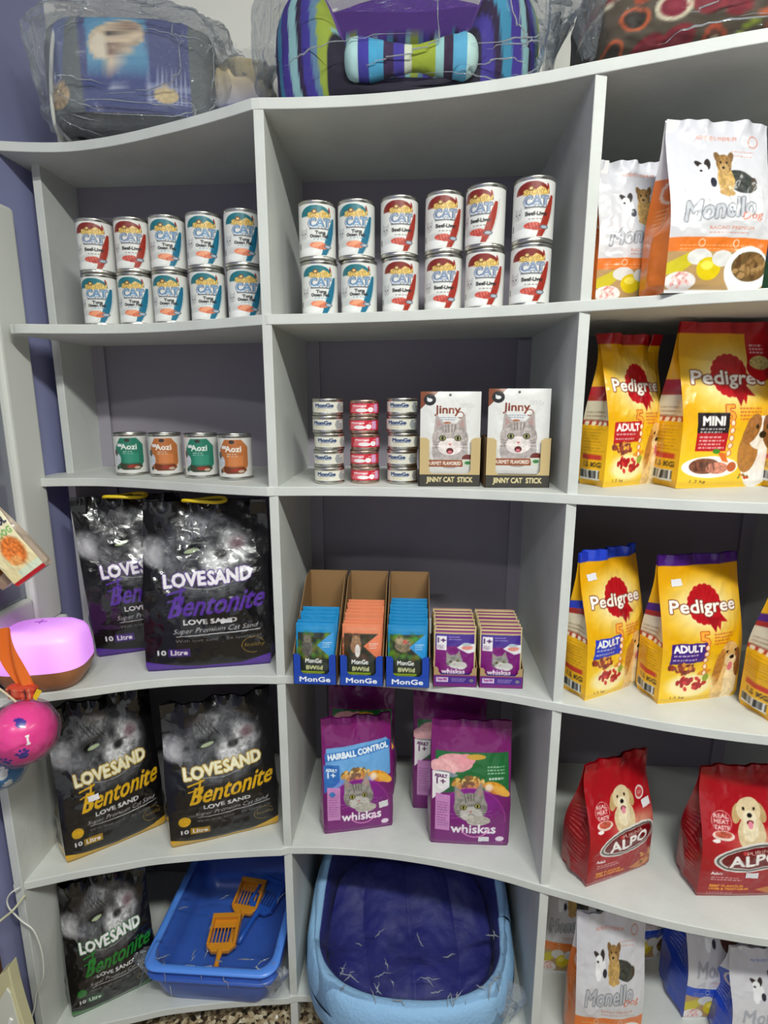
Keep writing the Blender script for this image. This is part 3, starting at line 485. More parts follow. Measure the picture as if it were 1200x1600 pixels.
def art_wpouch():
    A = 1.45; c = Cv(A, (122, 24, 116), 110); c.rect(0, 0, 1, .30, (60, 40, 130)); c.rect(0, 0, 1, .10, (130, 30, 120)); c.poly([(0, .98), (0, 1.34), (1, 1.34), (1, 1.06), (.6, 1.02)], (70, 44, 140)); c.rect(0, 1.40, 1, A, (206, 190, 130)); c.rect(0, 1.32, 1, 1.36, (190, 170, 120)); c.rect(0, 0, .03, A, (206, 190, 140)); c.rect(.97, 0, 1, A, (206, 190, 140))
    c.rect(.07, .90, .30, 1.26, (236, 232, 236)); c.text('1+', .185, 1.15, .18, .12, (80, 30, 100), bold=.015); c.fine(.09, .28, 1.02, 3, .04, .02, (110, 80, 120), 2); c.fine(.36, .72, 1.24, 2, .06, .025, (170, 160, 210), 2)
    c.poly([(.55, .98), (.72, 1.10), (.98, 1.06), (.98, .86), (.82, .82)], (232, 232, 236)); c.ell(.80, .97, .14, .055, (226, 140, 130), fur=.15); c.ell(.78, 1.06, .12, .04, (180, 196, 206)); p_cat(c, .50, .58, .40, (150, 150, 146), (84, 84, 82), rot=.15); c.ell(.66, .50, .14, .10, (200, 200, 196)); c.text('whiskas', .47, .35, .56, .12, (242, 238, 244), bold=.012); return c.out()

# ------------------------------------------------------------------ the room
def struct(pm, name, m, **k): o = pm.build(name, m, None, smooth=False, merge=True, **k); o['kind'] = 'structure'; return o
XW = -0.802
struct(PM().box(XW-.1, 2.2, 0.012, .112, 0, 2.66), 'wall_back', M_WHITEWALL)
struct(PM().box(XW-.1, XW, -3.4, .012, 0, 2.66), 'wall_left', M_PURPLE)
def floor_mat():
    m = bpy.data.materials.new('speckled_granite'); m.use_nodes = True; nt = m.node_tree; b = nt.nodes['Principled BSDF']; b.inputs['Roughness'].default_value = .35
    tc = nt.nodes.new('ShaderNodeTexCoord'); v = nt.nodes.new('ShaderNodeTexVoronoi'); v.inputs['Scale'].default_value = 130; n = nt.nodes.new('ShaderNodeTexNoise'); n.inputs['Scale'].default_value = 60; n.inputs['Detail'].default_value = 6
    mx = nt.nodes.new('ShaderNodeMath'); mx.operation = 'ADD'; r = nt.nodes.new('ShaderNodeValToRGB')
    for p, c in ((.35, (46, 38, 32)), (.55, (120, 100, 78)), (.75, (176, 158, 126)), (.95, (206, 196, 170))):
        e = r.color_ramp.elements.new(p); e.color = rgba(c)
    L = nt.links.new; L(tc.outputs['Object'], v.inputs['Vector']); L(tc.outputs['Object'], n.inputs['Vector']); s = nt.nodes.new('ShaderNodeSeparateColor'); L(v.outputs['Color'], s.inputs[0])
    L(s.outputs[0], mx.inputs[0]); L(n.outputs['Fac'], mx.inputs[1]); h = nt.nodes.new('ShaderNodeMath'); h.operation = 'MULTIPLY'; h.inputs[1].default_value = .62; L(mx.outputs[0], h.inputs[0]); L(h.outputs[0], r.inputs[0]); L(r.outputs[0], b.inputs['Base Color'])
    return m
struct(PM().box(XW-.1, 2.2, -3.4, .012, -.05, 0), 'floor', floor_mat())
# white framed window on the left wall
wi = bpy.data.objects.new('window_1', None); COL.objects.link(wi); wi['kind'] = 'structure'
ya, yb, za, zb = -1.05, -.192, Z0-.455, Z0+.37; fw = .085
for nm, (p0, p1, q0, q1) in (('window_stile', (yb-fw, yb, za, zb)), ('window_stile', (ya, ya+fw, za, zb)), ('window_rail', (ya+fw, yb-fw, zb-fw, zb)), ('window_rail', (ya+fw, yb-fw, za, za+fw*.8))):
    bevel(PM().box(XW, XW+.022, p0, p1, q0, q1).build(nm, M_FRAME, wi, smooth=False, merge=True), .008, 3)
PM().box(XW, XW+.006, ya+fw, yb-fw, za+fw*.8, zb-fw).build('window_pane', mat('grey_glass', (120, 124, 136), .12, spec=.7), wi, smooth=False, merge=True)
bevel(PM().box(XW, XW+.034, ya, yb, za-.028, za).build('window_sill', M_FRAME, wi, smooth=False, merge=True), .006)

# ------------------------------------------------------------------ the shelving unit
T = .0173
ZS = [.4898, .1598, -.1446, -.525, -.9187, -1.313]; TILT = [.004, .0147, .008, .0005, .0052, 0]
def zs(i, x): return ZS[i]+TILT[i]*x+Z0
def catmull(p, n=8):
    p = [np.array(q, float) for q in p]; p = [2*p[0]-p[1]]+p+[2*p[-1]-p[-2]]; o = []
    for i in range(1, len(p)-2):
        for k in range(n):
            t = k/n; a, b, c, d = p[i-1:i+3]; o.append(.5*((2*b)+(-a+c)*t+(2*a-5*b+4*c-d)*t*t+(-a+3*b-3*c+d)*t**3))
    return o+[p[-2]]
RIGHT = [(-.262, -.315), (-.19, -.312), (-.09, -.314), (.0, -.323), (.09, -.338), (.18, -.359), (.25, -.381), (.34, -.408), (.42, -.433), (.50, -.452), (.60, -.468), (.70, -.476), (.80, -.478)]
LEFT = {0: [(-.802, -.197), (-.74, -.186), (-.674, -.182), (-.605, -.192), (-.534, -.211), (-.462, -.236), (-.393, -.262), (-.327, -.290), (-.275, -.314)],
        1: [(-.765, -.125), (-.768, -.25), (-.757, -.268), (-.73, -.268), (-.688, -.255), (-.60, -.238), (-.53, -.238), (-.45, -.252), (-.36, -.280), (-.275, -.312)],
        2: [(-.802, -.216), (-.74, -.206), (-.666, -.204), (-.59, -.220), (-.509, -.245), (-.45, -.266), (-.391, -.288), (-.33, -.306), (-.275, -.318)],
        3: [(-.781, -.440), (-.70, -.412), (-.623, -.386), (-.56, -.362), (-.508, -.346), (-.455, -.334), (-.401, -.326), (-.33, -.319), (-.272, -.317)],
        4: [(-.781, -.438), (-.725, -.418), (-.675, -.400), (-.60, -.378), (-.534, -.359), (-.42, -.339), (-.34, -.328), (-.276, -.321)],
        5: [(-.781, -.438), (-.725, -.418), (-.675, -.400), (-.60, -.378), (-.534, -.359), (-.42, -.339), (-.34, -.328), (-.276, -.321)]}
unit = thing('shelving_unit', 'grey painted wooden shelving unit with wavy front edges, filled with pet food', 'shelf', (0, 0, 0))
def upright(x0, x1, y0, z0, z1, name='divider'):
    bevel(PM().box(x0, x1, y0, 0, z0, z1).build(name, M_SHELF, unit, smooth=False, merge=True), .0012)
X1, X2, X3, XL = -.2729, .2511, .785, -.7801
for i in range(6):
    fr = catmull(LEFT[i])+catmull(RIGHT)
    xl = LEFT[i][0][0]
    pts = [(p[0], p[1]) for p in fr]+[(.80+.002, 0)]+([(-.781, 0), (-.781, -.094), (xl, -.094)] if i == 0 else ([(-.765, 0)] if i == 1 else ([(-.781, 0), (-.781, -.110), (xl, -.124)] if i == 2 else [(-.781, 0)])))
    o = PM().prism(pts, -T, 0).build('shelf_board', M_SHELF, unit, smooth=False, merge=True); bevel(o, .0014)
    o.location = (0, 0, ZS[i]+Z0); o.rotation_euler = (0, -math.atan(TILT[i]), 0)
top = Z0+ZS[0]-T+.003
upright(X1, X1+.0173, -.3135, 0.0, top); upright(X2, X2+.0173, -.3800, 0.0, top); upright(X3, X3+.0173, -.4760, 0.0, top)
upright(XL, XL+.0173, -.1260, Z0+ZS[3], top, 'side_panel'); upright(XL, XL+.0173, -.4370, 0, Z0+ZS[3]-T, 'side_panel')
PM().box(-.781, .80, -.20, -.185, 0, Z0+ZS[5]-T).build('plinth', M_SHELF, unit, smooth=False, merge=True)
PM().box(-.781, .803, 0, .011, Z0-1.33, top).build('back_panel', M_BACK, unit, smooth=False, merge=True)
for (a, b) in ((XL+T, X1), (X1+T, X2), (X2+T, X3)):          # battens in the rear corners below the top row
    for s in (0, 1):
        x = a if s == 0 else b-.030
        PM().box(x, x+.030, -.009, 0.0005, Z0-1.31, Z0+ZS[1]-.02).build('batten', M_BATTEN, unit, smooth=False, merge=True)
PM().box(XL+T, X2, -.004, 0.0005, Z0+.19, Z0+.325).build('batten', M_BATTEN, unit, smooth=False, merge=True)

# ------------------------------------------------------------------ tins
def tin(kind, art, r, h, lab_name, body_m=M_METAL, n=120):
    t = thing(kind, lab_name, 'can', (0, 0, -5))
    PM().lathe([(0, .0015), (r*.90, .0015), (r*.93, 0), (r*1.0, .0008), (r*1.02, .003), (r*.985, .006), (r*.975, .008), (r*.975, h-.008), (r*.985, h-.006), (r*1.02, h-.003), (r*1.02, h-.001), (r*.985, h), (r*.95, h-.0005), (r*.94, h-.0035)], n=40).build('can_body', body_m, t)
    PM().lathe([(r*.94, h-.0035), (r*.80, h-.0035), (r*.78, h-.0025), (r*.74, h-.0035), (r*.5, h-.003), (.0005, h-.003)], n=32).build('lid', body_m, t)
    nv = max(24, int(n*.42)); u = np.linspace(0, 1, n+1); v = np.linspace(0, 1, nv); U, V = np.meshgrid(u, v); a = -PI/2+(U-.5)*2*PI
    P = np.stack([r*np.cos(a), r*np.sin(a), .0065+(h-.013)*V], -1); PM().grid(P, sample(art, U, V)).build('label', M_LABEL, t)
    return t
A_TUNA, A_BEEF = art_cat_can('tuna'), art_cat_can('beef')
proto = {k: tin('cat_food_can', a, .0332, .0985, k, n=220) for k, a in (('tuna', A_TUNA), ('beef', A_BEEF))}
ORD = ['first', 'second', 'third', 'fourth', 'fifth', 'sixth']
def put_can(k, x, y, z, rz, label, group):
    o = proto[k]
    if o.location.z < -1: o.location = (x, y, z); o.rotation_euler = (0, 0, rz); o['label'] = label; o['group'] = group; return o
    return dup(o, (x, y, z), rz, label, group)
lowR = [(-.1846, -.225), (-.1112, -.225), (-.034, -.235), (.043, -.25), (.1133, -.275), (.1864, -.30)]; upR = [-.1864, -.115, -.0369, .0423, .1108, .1864]
lowL = [(-.6336, -.175), (-.5607, -.175), (-.4881, -.18), (-.4097, -.19), (-.3325, -.20)]; upL = [-.6327, -.5578, -.4864, -.410, -.3334]
TN = {'tuna': 'white and teal tuna cat food can', 'beef': 'white and brown-red beef-liver cat food can'}
rt = [.10, -.02, -.06, -.05, .02, .0]; rr = random.Random(4)
for i, (x, y) in enumerate(lowR):
    k = 'tuna' if i < 2 else 'beef'; z = zs(1, x); rz = -x*.9+[.02, -.03, .03, -.02, .04, .05][i]
    put_can(k, x, y, z, rz, f'{TN[k]}, {ORD[i]} from left on bottom tier of middle compartment', 'cat food cans in the middle top compartment')
for i, (x, y) in enumerate(lowR):
    k = 'tuna' if i < 2 else 'beef'
    put_can(k, upR[i], y-.002, zs(1, x)+.0985, -x*.9+[.10, -.04, .08, .03, -.32, .08][i], f'{TN[k]}, {ORD[i]} from left on upper tier of middle compartment', 'cat food cans in the middle top compartment')
for i, (x, y) in enumerate(lowL):
    put_can('tuna', x, y, zs(1, x), .22+[.0, .02, -.02, .10, .2][i]*.5, f'{TN["tuna"]}, {ORD[i]} from left on bottom tier of left compartment', 'cat food cans in the left top compartment')
for i, (x, y) in enumerate(lowL):
    k = 'beef' if i < 2 else 'tuna'
    put_can(k, upL[i], y-.001, zs(1, x)+.0985, .20+[.12, .08, .10, .14, .12][i], f'{TN[k]}, {ORD[i]} from left on upper tier of left compartment', 'cat food cans in the left top compartment')
A_AG, A_AO = art_aozi((40, 120, 98), (60, 66, 50)), art_aozi((182, 108, 58), (110, 56, 30))
proto['ag'] = tin('wet_food_can', A_AG, .0335, .090, 'x', n=200); proto['ao'] = tin('wet_food_can', A_AO, .0335, .090, 'x', n=200)
for i, (k, x, y) in enumerate((('ag', -.620, -.139), ('ao', -.537, -.152), ('ag', -.450, -.175), ('ao', -.369, -.201))):
    c_ = {'ag': 'green', 'ao': 'orange'}[k]
    put_can(k, x, y, zs(2, x), .42-.06*i, f'wide tin with white label and {c_} panel, {"left" if i < 2 else "right"}most {c_} one of the row of four', 'wet food tins in the left second compartment')
proto['mw'] = tin('small_can', art_monge_can(False), .0285, .0318, 'x', n=200); proto['mr'] = tin('small_can', art_monge_can(True), .0275, .0312, 'x', mat('pinkish_tin', (206, 176, 160), .3, metal=1.0), n=200)
lev = ['bottom', 'second', 'middle', 'fourth', 'top']
for k, x, y, nm, side, hh in (('mw', -.168, -.2555, 'cream white', 'leftmost', .0318), ('mr', -.100, -.2485, 'pink and red', 'middle', .0312), ('mw', -.028, -.2545, 'cream white', 'stack nearest the cat stick cartons', .0318)):
    for j in range(5):
        dx = [0, -.001, .001, -.002, -.001][j]; s_ = f'{side} stack' if 'stack' not in side else side
        put_can(k, x+dx, y+[0, .001, -.001, .001, 0][j], zs(2, x)+j*hh, -x*.5+[.05, -.18, .12, -.1, .02][j]+(.1 if nm[0] == 'p' else .15), f'{nm} small tin, {lev[j]} of five in the {s_}', 'small tins stacked five high')

# ------------------------------------------------------------------ bags
def bag(name, label, cat, front, side, W, H, D, base, ang, m=M_FILM, sidecol=None, backcol=(120, 120, 120), seal=.07, wr=.003, seed=1, lean=0, bulge=.010, nf=150, nv=230, hold=.35, crimp=.003, waist=0, sticker=None, skew=0, group=None, seal_name='top_seal', spread=.0):
    t = thing(name, label, cat, base, ang, group)
    v = np.linspace(0, 1, nv); vs = 1-seal
    noise = (fbm((nv, nf), (5, 3), seed, 4)-.5)*2; rid = 1-np.abs(fbm((nv, nf), (7, 5), seed+40, 3)-.5)*4
    wob = (vnoise((nv, 2), (4, 1), seed+9)-.5)
    def dep(v): return D*(1-sstep(hold, vs+.02, v)*.96)*(1-.10*(1-sstep(0, .05, v)))
    def wid(v, k): return W/2*(1-.02*(1-sstep(0, .04, v)))-waist*np.sin(PI*np.clip(v, 0, 1))**2+W*.014*wob[:, k]*np.sin(PI*v)+spread*v
    def zz(v, s): return H*v*(1+0.0*s)
    d = dep(v)[:, None]; sh = skew*v[:, None]; ln = (lean*v)[:, None]
    def front_y(sN, NN, sign):
        env = np.sin(PI*np.clip(v*.97+.02, 0, 1))[:, None]**.7
        bl = bulge*env*(1-np.abs(sN)**2.2)*(D > .02)
        return sign*(d/2+bl)+sign*wr*(NN*1.3*env+.0)+ln
    out_p = []
    s = np.linspace(-1, 1, nf)[None]; wl = wid(v, 0)[:, None]; wrr = wid(v, 1)[:, None]
    xw = np.where(s < 0, wl*s, wrr*s)+sh
    edge = 1-np.abs(s)**12
    topw = crimp*np.sin(s*7+seed)*sstep(.8, 1, v)[:, None]+.6*crimp*np.sin(s*17+seed*2)*sstep(.9, 1, v)[:, None]
    dz = -.012*H*sstep(.9, 1, v)[:, None]*(vnoise((1, nf), (1, 4), seed+3))
    nn = (noise*.8+rid*.5)*edge
    Pf = np.stack([xw+0*v[:, None], front_y(s, nn, -1)+topw, (zz(v[:, None], s)+dz)+0*s], -1)
    nb = 24; sb = np.linspace(-1, 1, nb)[None]; xb = np.where(sb < 0, wl*sb, wrr*sb)+sh
    tb = crimp*np.sin(sb*7+seed)*sstep(.8, 1, v)[:, None]+.6*crimp*np.sin(sb*17+seed*2)*sstep(.9, 1, v)[:, None]
    dzb = -.012*H*sstep(.9, 1, v)[:, None]*np.interp(sb[0], s[0], vnoise((1, nf), (1, 4), seed+3)[0])[None]
    Pb = np.stack([xb+0*v[:, None], (d/2+bulge*.8*np.sin(PI*np.clip(v, 0, 1))[:, None]**.7*(1-sb**2))+ln+tb+.0015, zz(v[:, None], sb)+dzb+0*sb], -1)
    ng = 22; g = np.linspace(0, 1, ng)[None]; inset = np.sqrt(np.maximum((D/2)**2-(d/2)**2, 0))*.85
    tri = 1-np.abs(2*g-1); tri = tri**1.1; gn = (fbm((nv, ng), (9, 2), seed+70, 3)-.5)*wr*2.2*tri
    Pf0 = Pf[:, :1]; Pf1 = Pf[:, -1:]
    yl = Pf0[..., 1]*(1-g)+Pb[:, :1, 1]*g; yr = Pf1[..., 1]*(1-g)+Pb[:, -1:, 1]*g
    bow = .10*D*tri*(1-sstep(hold*.6, hold+.25, v))[:, None]
    zl = Pf0[..., 2]*(1-g)+Pb[:, :1, 2]*g; zr = Pf1[..., 2]*(1-g)+Pb[:, -1:, 2]*g
    Pl = np.stack([(Pf0[..., 0]+inset*tri-bow+gn), yl, zl], -1); Pr = np.stack([(Pf1[..., 0]-inset*tri+bow-gn), yr, zr], -1)
    U, V = np.meshgrid(np.linspace(0, 1, nf), v); cf = sample(front, U, V)
    Ug, Vg = np.meshgrid(np.linspace(0, 1, ng), v)
    cl = sample(side, 1-Ug, Vg); cr = sample(side, Ug, Vg)
    k = int(vs*nv)
    body = PM(); sl = PM()
    for P, C, in ((Pf, cf), (Pr, cr), (Pb, None), (Pl[:, ::-1], cl[:, ::-1])):
        if C is None:
            body.grid(P[:k+1, ::-1], backcol); sl.grid(P[k:, ::-1], backcol) if False else sl.grid(P[k:, ::-1], np.broadcast_to(sample(front, np.full((nv-k, nb), .5), np.full((nv-k, nb), .99)), (nv-k, nb, 3)))
        else:
            body.grid(P[:k+1], C[:k+1]); sl.grid(P[k:], C[k:])
    body.poly(np.concatenate([Pf[0, ::-1], Pl[0][1:], Pb[0][1:], Pr[0][::-1][1:-1]])[::-1], backcol)
    bo = body.build('bag_body', m, t); sl.build(seal_name, m, t)
    if sticker:
        for (su, sv, sw, sh_, ra) in sticker:
            iu = int(su*(nf-1)); iv = int(sv*(nv-1)); p = Pf[iv, iu]; q = []
            for a, b in ((-1, -1), (1, -1), (1, 1), (-1, 1)): q.append((a*sw*math.cos(ra)-b*sh_*math.sin(ra), a*sw*math.sin(ra)+b*sh_*math.cos(ra)))
            gu = np.linspace(-1, 1, 6); G = []
            for b in gu:
                rowp = []
                for a in gu:
                    x_ = a*sw*math.cos(ra)-b*sh_*math.sin(ra); z_ = a*sw*math.sin(ra)+b*sh_*math.cos(ra)
                    ju = min(nf-1, max(0, int((su+x_/W)*(nf-1)))); jv = min(nv-1, max(0, int((sv+z_/H)*(nv-1)))); rowp.append((Pf[jv, ju][0], Pf[jv, ju][1]-.0009, Pf[jv, ju][2]))
                G.append(rowp)
            PM().grid(G, (230, 228, 232)).build('price_sticker', M_STICK, bo)
    return t
def bbase(i, bl, ang, W, D, z=None):
    a = math.radians(ang); cx = bl[0]+math.cos(a)*W/2-math.sin(a)*(D/2); cy = bl[1]+math.sin(a)*W/2+math.cos(a)*D/2
    return (cx, cy, (zs(i, cx) if z is None else z)), a
RED, BLU, PUR = (172, 16, 26), (30, 58, 190), (74, 28, 120)
PS_R, PS_B, PS_P = art_pedigree_side(RED), art_pedigree_side(BLU), art_pedigree_side(PUR)
AP_R, AP_M, AP_B, AP_P = art_pedigree(RED, (186, 28, 36)), art_pedigree((176, 22, 34), (190, 30, 36), True), art_pedigree((36, 66, 200), (38, 62, 190)), art_pedigree(PUR, (66, 34, 128))
GP = 'yellow dog food bags'
YB = (214, 160, 16)
b, a = bbase(2, (.330, -.318), 27, .135, .062)
bag('dog_food_bag', 'yellow dog food bag with red seal and red adult panel, on the second shelf right', 'pet food bag', AP_R, PS_R, .135, .268, .062, b, a, backcol=YB, seal=.075, seed=3, wr=.0042, crimp=.008, group=GP, waist=.002)
b, a = bbase(2, (.450, -.330), 12, .172, .075)
bag('dog_food_bag', 'yellow dog food bag with red seal and black mini panel beside a shih tzu picture', 'pet food bag', AP_M, PS_R, .172, .285, .075, b, a, backcol=YB, seal=.075, seed=5, wr=.003, group=GP)
b, a = bbase(2, (.652, -.345), 10, .11, .065)
bag('dog_food_bag', 'yellow dog food bag cut off by the right edge of the second shelf', 'pet food bag', AP_M, PS_R, .165, .275, .070, b, a, backcol=YB, seal=.075, seed=6, group=GP, nf=60, nv=120)
b, a = bbase(3, (.309, -.377), 31, .150, .056)
bag('dog_food_bag', 'yellow dog food bag with bright blue seal and blue adult panel', 'pet food bag', AP_B, PS_B, .150, .272, .056, b, a, backcol=YB, seal=.065, seed=7, wr=.0032, crimp=.005, group=GP, lean=.010, sticker=[(.16, .83, .010, .006, .1)])
b, a = bbase(3, (.436, -.380), 15, .163, .062)
bag('dog_food_bag', 'yellow dog food bag with purple seal and purple adult panel, middle of its shelf', 'pet food bag', AP_P, PS_P, .163, .268, .062, b, a, backcol=YB, seal=.07, seed=8, wr=.0030, group=GP, lean=.006, sticker=[(.2, .82, .009, .006, .1)])
b, a = bbase(3, (.602, -.430), 15, .155, .068)
bag('dog_food_bag', 'yellow dog food bag with purple seal cut off by the right picture edge', 'pet food bag', AP_P, PS_P, .155, .272, .068, b, a, backcol=YB, seal=.07, seed=9, group=GP, nf=80, nv=140, skew=.004)
A_AL, A_ALS = art_alpo(), art_alpo_side()
b, a = bbase(4, (.337, -.385), 24, .155, .075)
bag('dog_food_bag', 'red dog food bag with labrador, turned to the right and leaning, left of two', 'pet food bag', A_AL, A_ALS, .155, .246, .075, b, a, backcol=(140, 10, 20), seal=.09, seed=11, wr=.003, skew=.004, group='red dog food bags', sticker=[(.89, .60, .011, .007, .1)])
b, a = bbase(4, (.540, -.392), 4, .172, .075)
bag('dog_food_bag', 'red dog food bag with labrador, facing front at the right picture edge', 'pet food bag', A_AL, A_ALS, .172, .256, .075, b, a, backcol=(140, 10, 20), seal=.09, seed=12, wr=.003, group='red dog food bags', sticker=[(.55, .22, .012, .006, -.05)])
OR = (226, 118, 40); AM_O, AM_OS, AM_B, AM_BS = art_monello(OR), art_monello_side(OR), art_monello((34, 76, 190)), art_monello_side((32, 70, 186))
WB = (220, 218, 220)
b, a = bbase(1, (.284, -.345), 8, .135, .045)
bag('dog_food_bag', 'white and orange dog food bag on the top row, partly hidden behind the divider', 'pet food bag', AM_O, AM_OS, .135, .218, .045, b, a, backcol=WB, seal=.05, seed=13, wr=.0028, crimp=.006, group='white dog food bags on the top row')
b, a = bbase(1, (.358, -.428), 8, .150, .070)
bag('dog_food_bag', 'large white and orange dog food bag on the top row, in front at right', 'pet food bag', AM_O, AM_OS, .150, .240, .070, b, a, backcol=WB, seal=.05, seed=14, wr=.0034, crimp=.004, group='white dog food bags on the top row', lean=-.004, spread=.003)
b, a = bbase(5, (.335, -.390), 4, .138, .055)
bag('dog_food_bag', 'white and orange dog food bag on the bottom shelf', 'pet food bag', AM_O, AM_OS, .138, .320, .055, b, a, backcol=WB, seal=.05, seed=15, wr=.003, group='white dog food bags on the bottom shelf')
b, a = bbase(5, (.300, -.225), 0, .13, .05)
bag('dog_food_bag', 'white and orange dog food bag in shadow behind the divider on the bottom shelf', 'pet food bag', AM_O, AM_OS, .12, .300, .05, b, a, backcol=WB, seal=.05, seed=16, group='white dog food bags on the bottom shelf', nf=80, nv=140)
for k, (bl, ang, W, H, D, lb) in enumerate([((.505, -.195), 12, .130, .31, .060, 'white bag with blue band, rearmost beside the orange banded bag'), ((.592, -.315), 6, .135, .305, .10, 'white bag with broad blue side standing in the middle of the blue ones'), ((.652, -.378), 4, .155, .232, .075, 'short white and blue bag nearest the bottom right picture corner')]):
    b, a = bbase(5, bl, ang, W, D); bag('dog_food_bag', lb, 'pet food bag', AM_B, AM_BS, W, H, D, b, a, backcol=WB, seal=.05, seed=17+k, wr=.003, group='blue and white dog food bags on the bottom shelf', nf=110, nv=180)
ND = Cv(1.55, (20, 24, 60), 60); ND.ell(.3, .4, .25, .2, (30, 60, 40), soft=.3); ND.rect(0, .8, 1, .95, (30, 40, 110)); NDO = ND.out()
b, a = bbase(1, (.545, -.26), 4, .15, .06)
bag('dog_food_bag', 'dark navy bag mostly cut off at the right edge of the top row', 'pet food bag', NDO, NDO, .15, .20, .06, b, a, backcol=(20, 24, 60), seal=.06, seed=91, nf=50, nv=90)
# black cat litter bags
def ring_handle(t, x, y, z, col, r=.042, tilt=0):
    q = np.linspace(0, 2*PI, 25)[:-1]; p = [(x+r*math.cos(k), y-.012+.018*math.sin(k), z+.0025*math.sin(2*k)) for k in q]; p.append(p[0])
    PM().tube(p, .0038, col, cap=False).build('carry_handle', mat('yellow_plastic', (226, 196, 30), .35), t)
LAC = {'purple': (84, 44, 150), 'yellow': (216, 166, 24), 'green': (26, 120, 40)}
AL = {k: (art_lovesand(c), art_lovesand_side(c)) for k, c in LAC.items()}
def litter(k, i, bl, ang, W, H, D, seed, label, handle=False, **kw):
    b, a = bbase(i, bl, ang, W, D); t = bag('cat_litter_bag', label, 'cat litter bag', AL[k][0], AL[k][1], W, H, D, b, a, m=M_BLACKFILM, backcol=(16, 15, 17), seal=.10, wr=.0050, seed=seed, crimp=.009, hold=.30, bulge=.016, nf=200, nv=260, group='black cat litter bags', **kw)
    if handle: ring_handle(t, kw.get('skew', 0), kw.get('lean', 0)+.004, H-.002, None or (226, 196, 30))
    return t
litter('purple', 3, (-.668, -.262), 26, .215, .335, .075, 31, 'black cat litter bag with purple lettering, left one beside the glowing pink lamp', True, lean=.03, skew=-.028)
litter('purple', 3, (-.535, -.318), 12, .245, .338, .085, 35, 'black cat litter bag with purple lettering, right one in front of the other', True, lean=.03, sticker=[(.66, .305, .011, .005, .05)])
litter('yellow', 4, (-.705, -.385), 38, .195, .330, .075, 37, 'black cat litter bag with yellow lettering turned to the right, left of two', skew=-.004, sticker=[(.32, .42, .010, .006, .1)])
litter('yellow', 4, (-.508, -.335), 22, .225, .315, .075, 39, 'black cat litter bag with yellow lettering beside the divider', skew=-.002)
litter('green', 5, (-.733, -.392), 33, .172, .310, .075, 41, 'black cat litter bag with green lettering on the bottom shelf', lean=.0)
# purple cat food bags
WS = art_whiskas_side(); WH, WG = art_whiskas('blue'), art_whiskas('green'); PB = (100, 14, 92)
b, a = bbase(4, (-.192, -.278), 13, .152, .060)
bag('cat_food_bag', 'purple cat food bag with light blue hairball control panel', 'pet food bag', WH, WS, .152, .262, .060, b, a, backcol=PB, seal=.06, seed=51, wr=.0026, crimp=.004, group='purple cat food bags', sticker=[(.86, .25, .010, .008, .1)])
b, a = bbase(4, (-.200, -.150), 2, .155, .055)
bag('cat_food_bag', 'purple cat food bag with green panel, mostly hidden behind the hairball control bag', 'pet food bag', WG, WS, .155, .285, .055, b, a, backcol=PB, seal=.06, seed=52, group='purple cat food bags', nf=100, nv=150)
b, a = bbase(4, (.038, -.288), 0, .165, .060)
bag('cat_food_bag', 'purple cat food bag with green panel standing in front at the right', 'pet food bag', WG, WS, .165, .278, .060, b, a, backcol=PB, seal=.06, seed=53, wr=.0026, group='purple cat food bags', sticker=[(.68, .075, .011, .006, .05)])
b, a = bbase(4, (.000, -.188), 2, .165, .055)
bag('cat_food_bag', 'purple cat food bag in the shade behind the front right one', 'pet food bag', WG, WS, .165, .288, .055, b, a, backcol=PB, seal=.06, seed=54, group='purple cat food bags', nf=100, nv=150)

# ------------------------------------------------------------------ cartons and pouches
def pouch_thing(name, art, W, H, th, m=M_FILM, nf=56, nv=82, seed=1):
    t = thing(name, 'x', 'pouch', (0, 0, -5)); v = np.linspace(0, 1, nv)[:, None]; s = np.linspace(-1, 1, nf)[None]
    e = (1-np.abs(s)**3)*(1-np.abs(2*v-1)**4); n = (fbm((nv, nf), (6, 5), seed, 3)-.5)*th*.5*e
    y = th/2*e+n; x = W/2*s+0*v; z = H*v+0*s
    U, V = np.meshgrid(np.linspace(0, 1, nf), v[:, 0]); C = sample(art, U, V)
    pm = PM(); pm.grid(np.stack([x, -y-.0004, z], -1), C); pm.grid(np.stack([x, y+.0004, z], -1)[:, ::-1], C[:, ::-1]*.8+.02); pm.build('pouch_body', m, t); return t
def place_tree(o, loc, rot, label, group):
    c = o if o.location.z < -1 else copy_tree(o); c.location = loc; c.rotation_euler = rot; c['label'] = label; c['group'] = group; return c
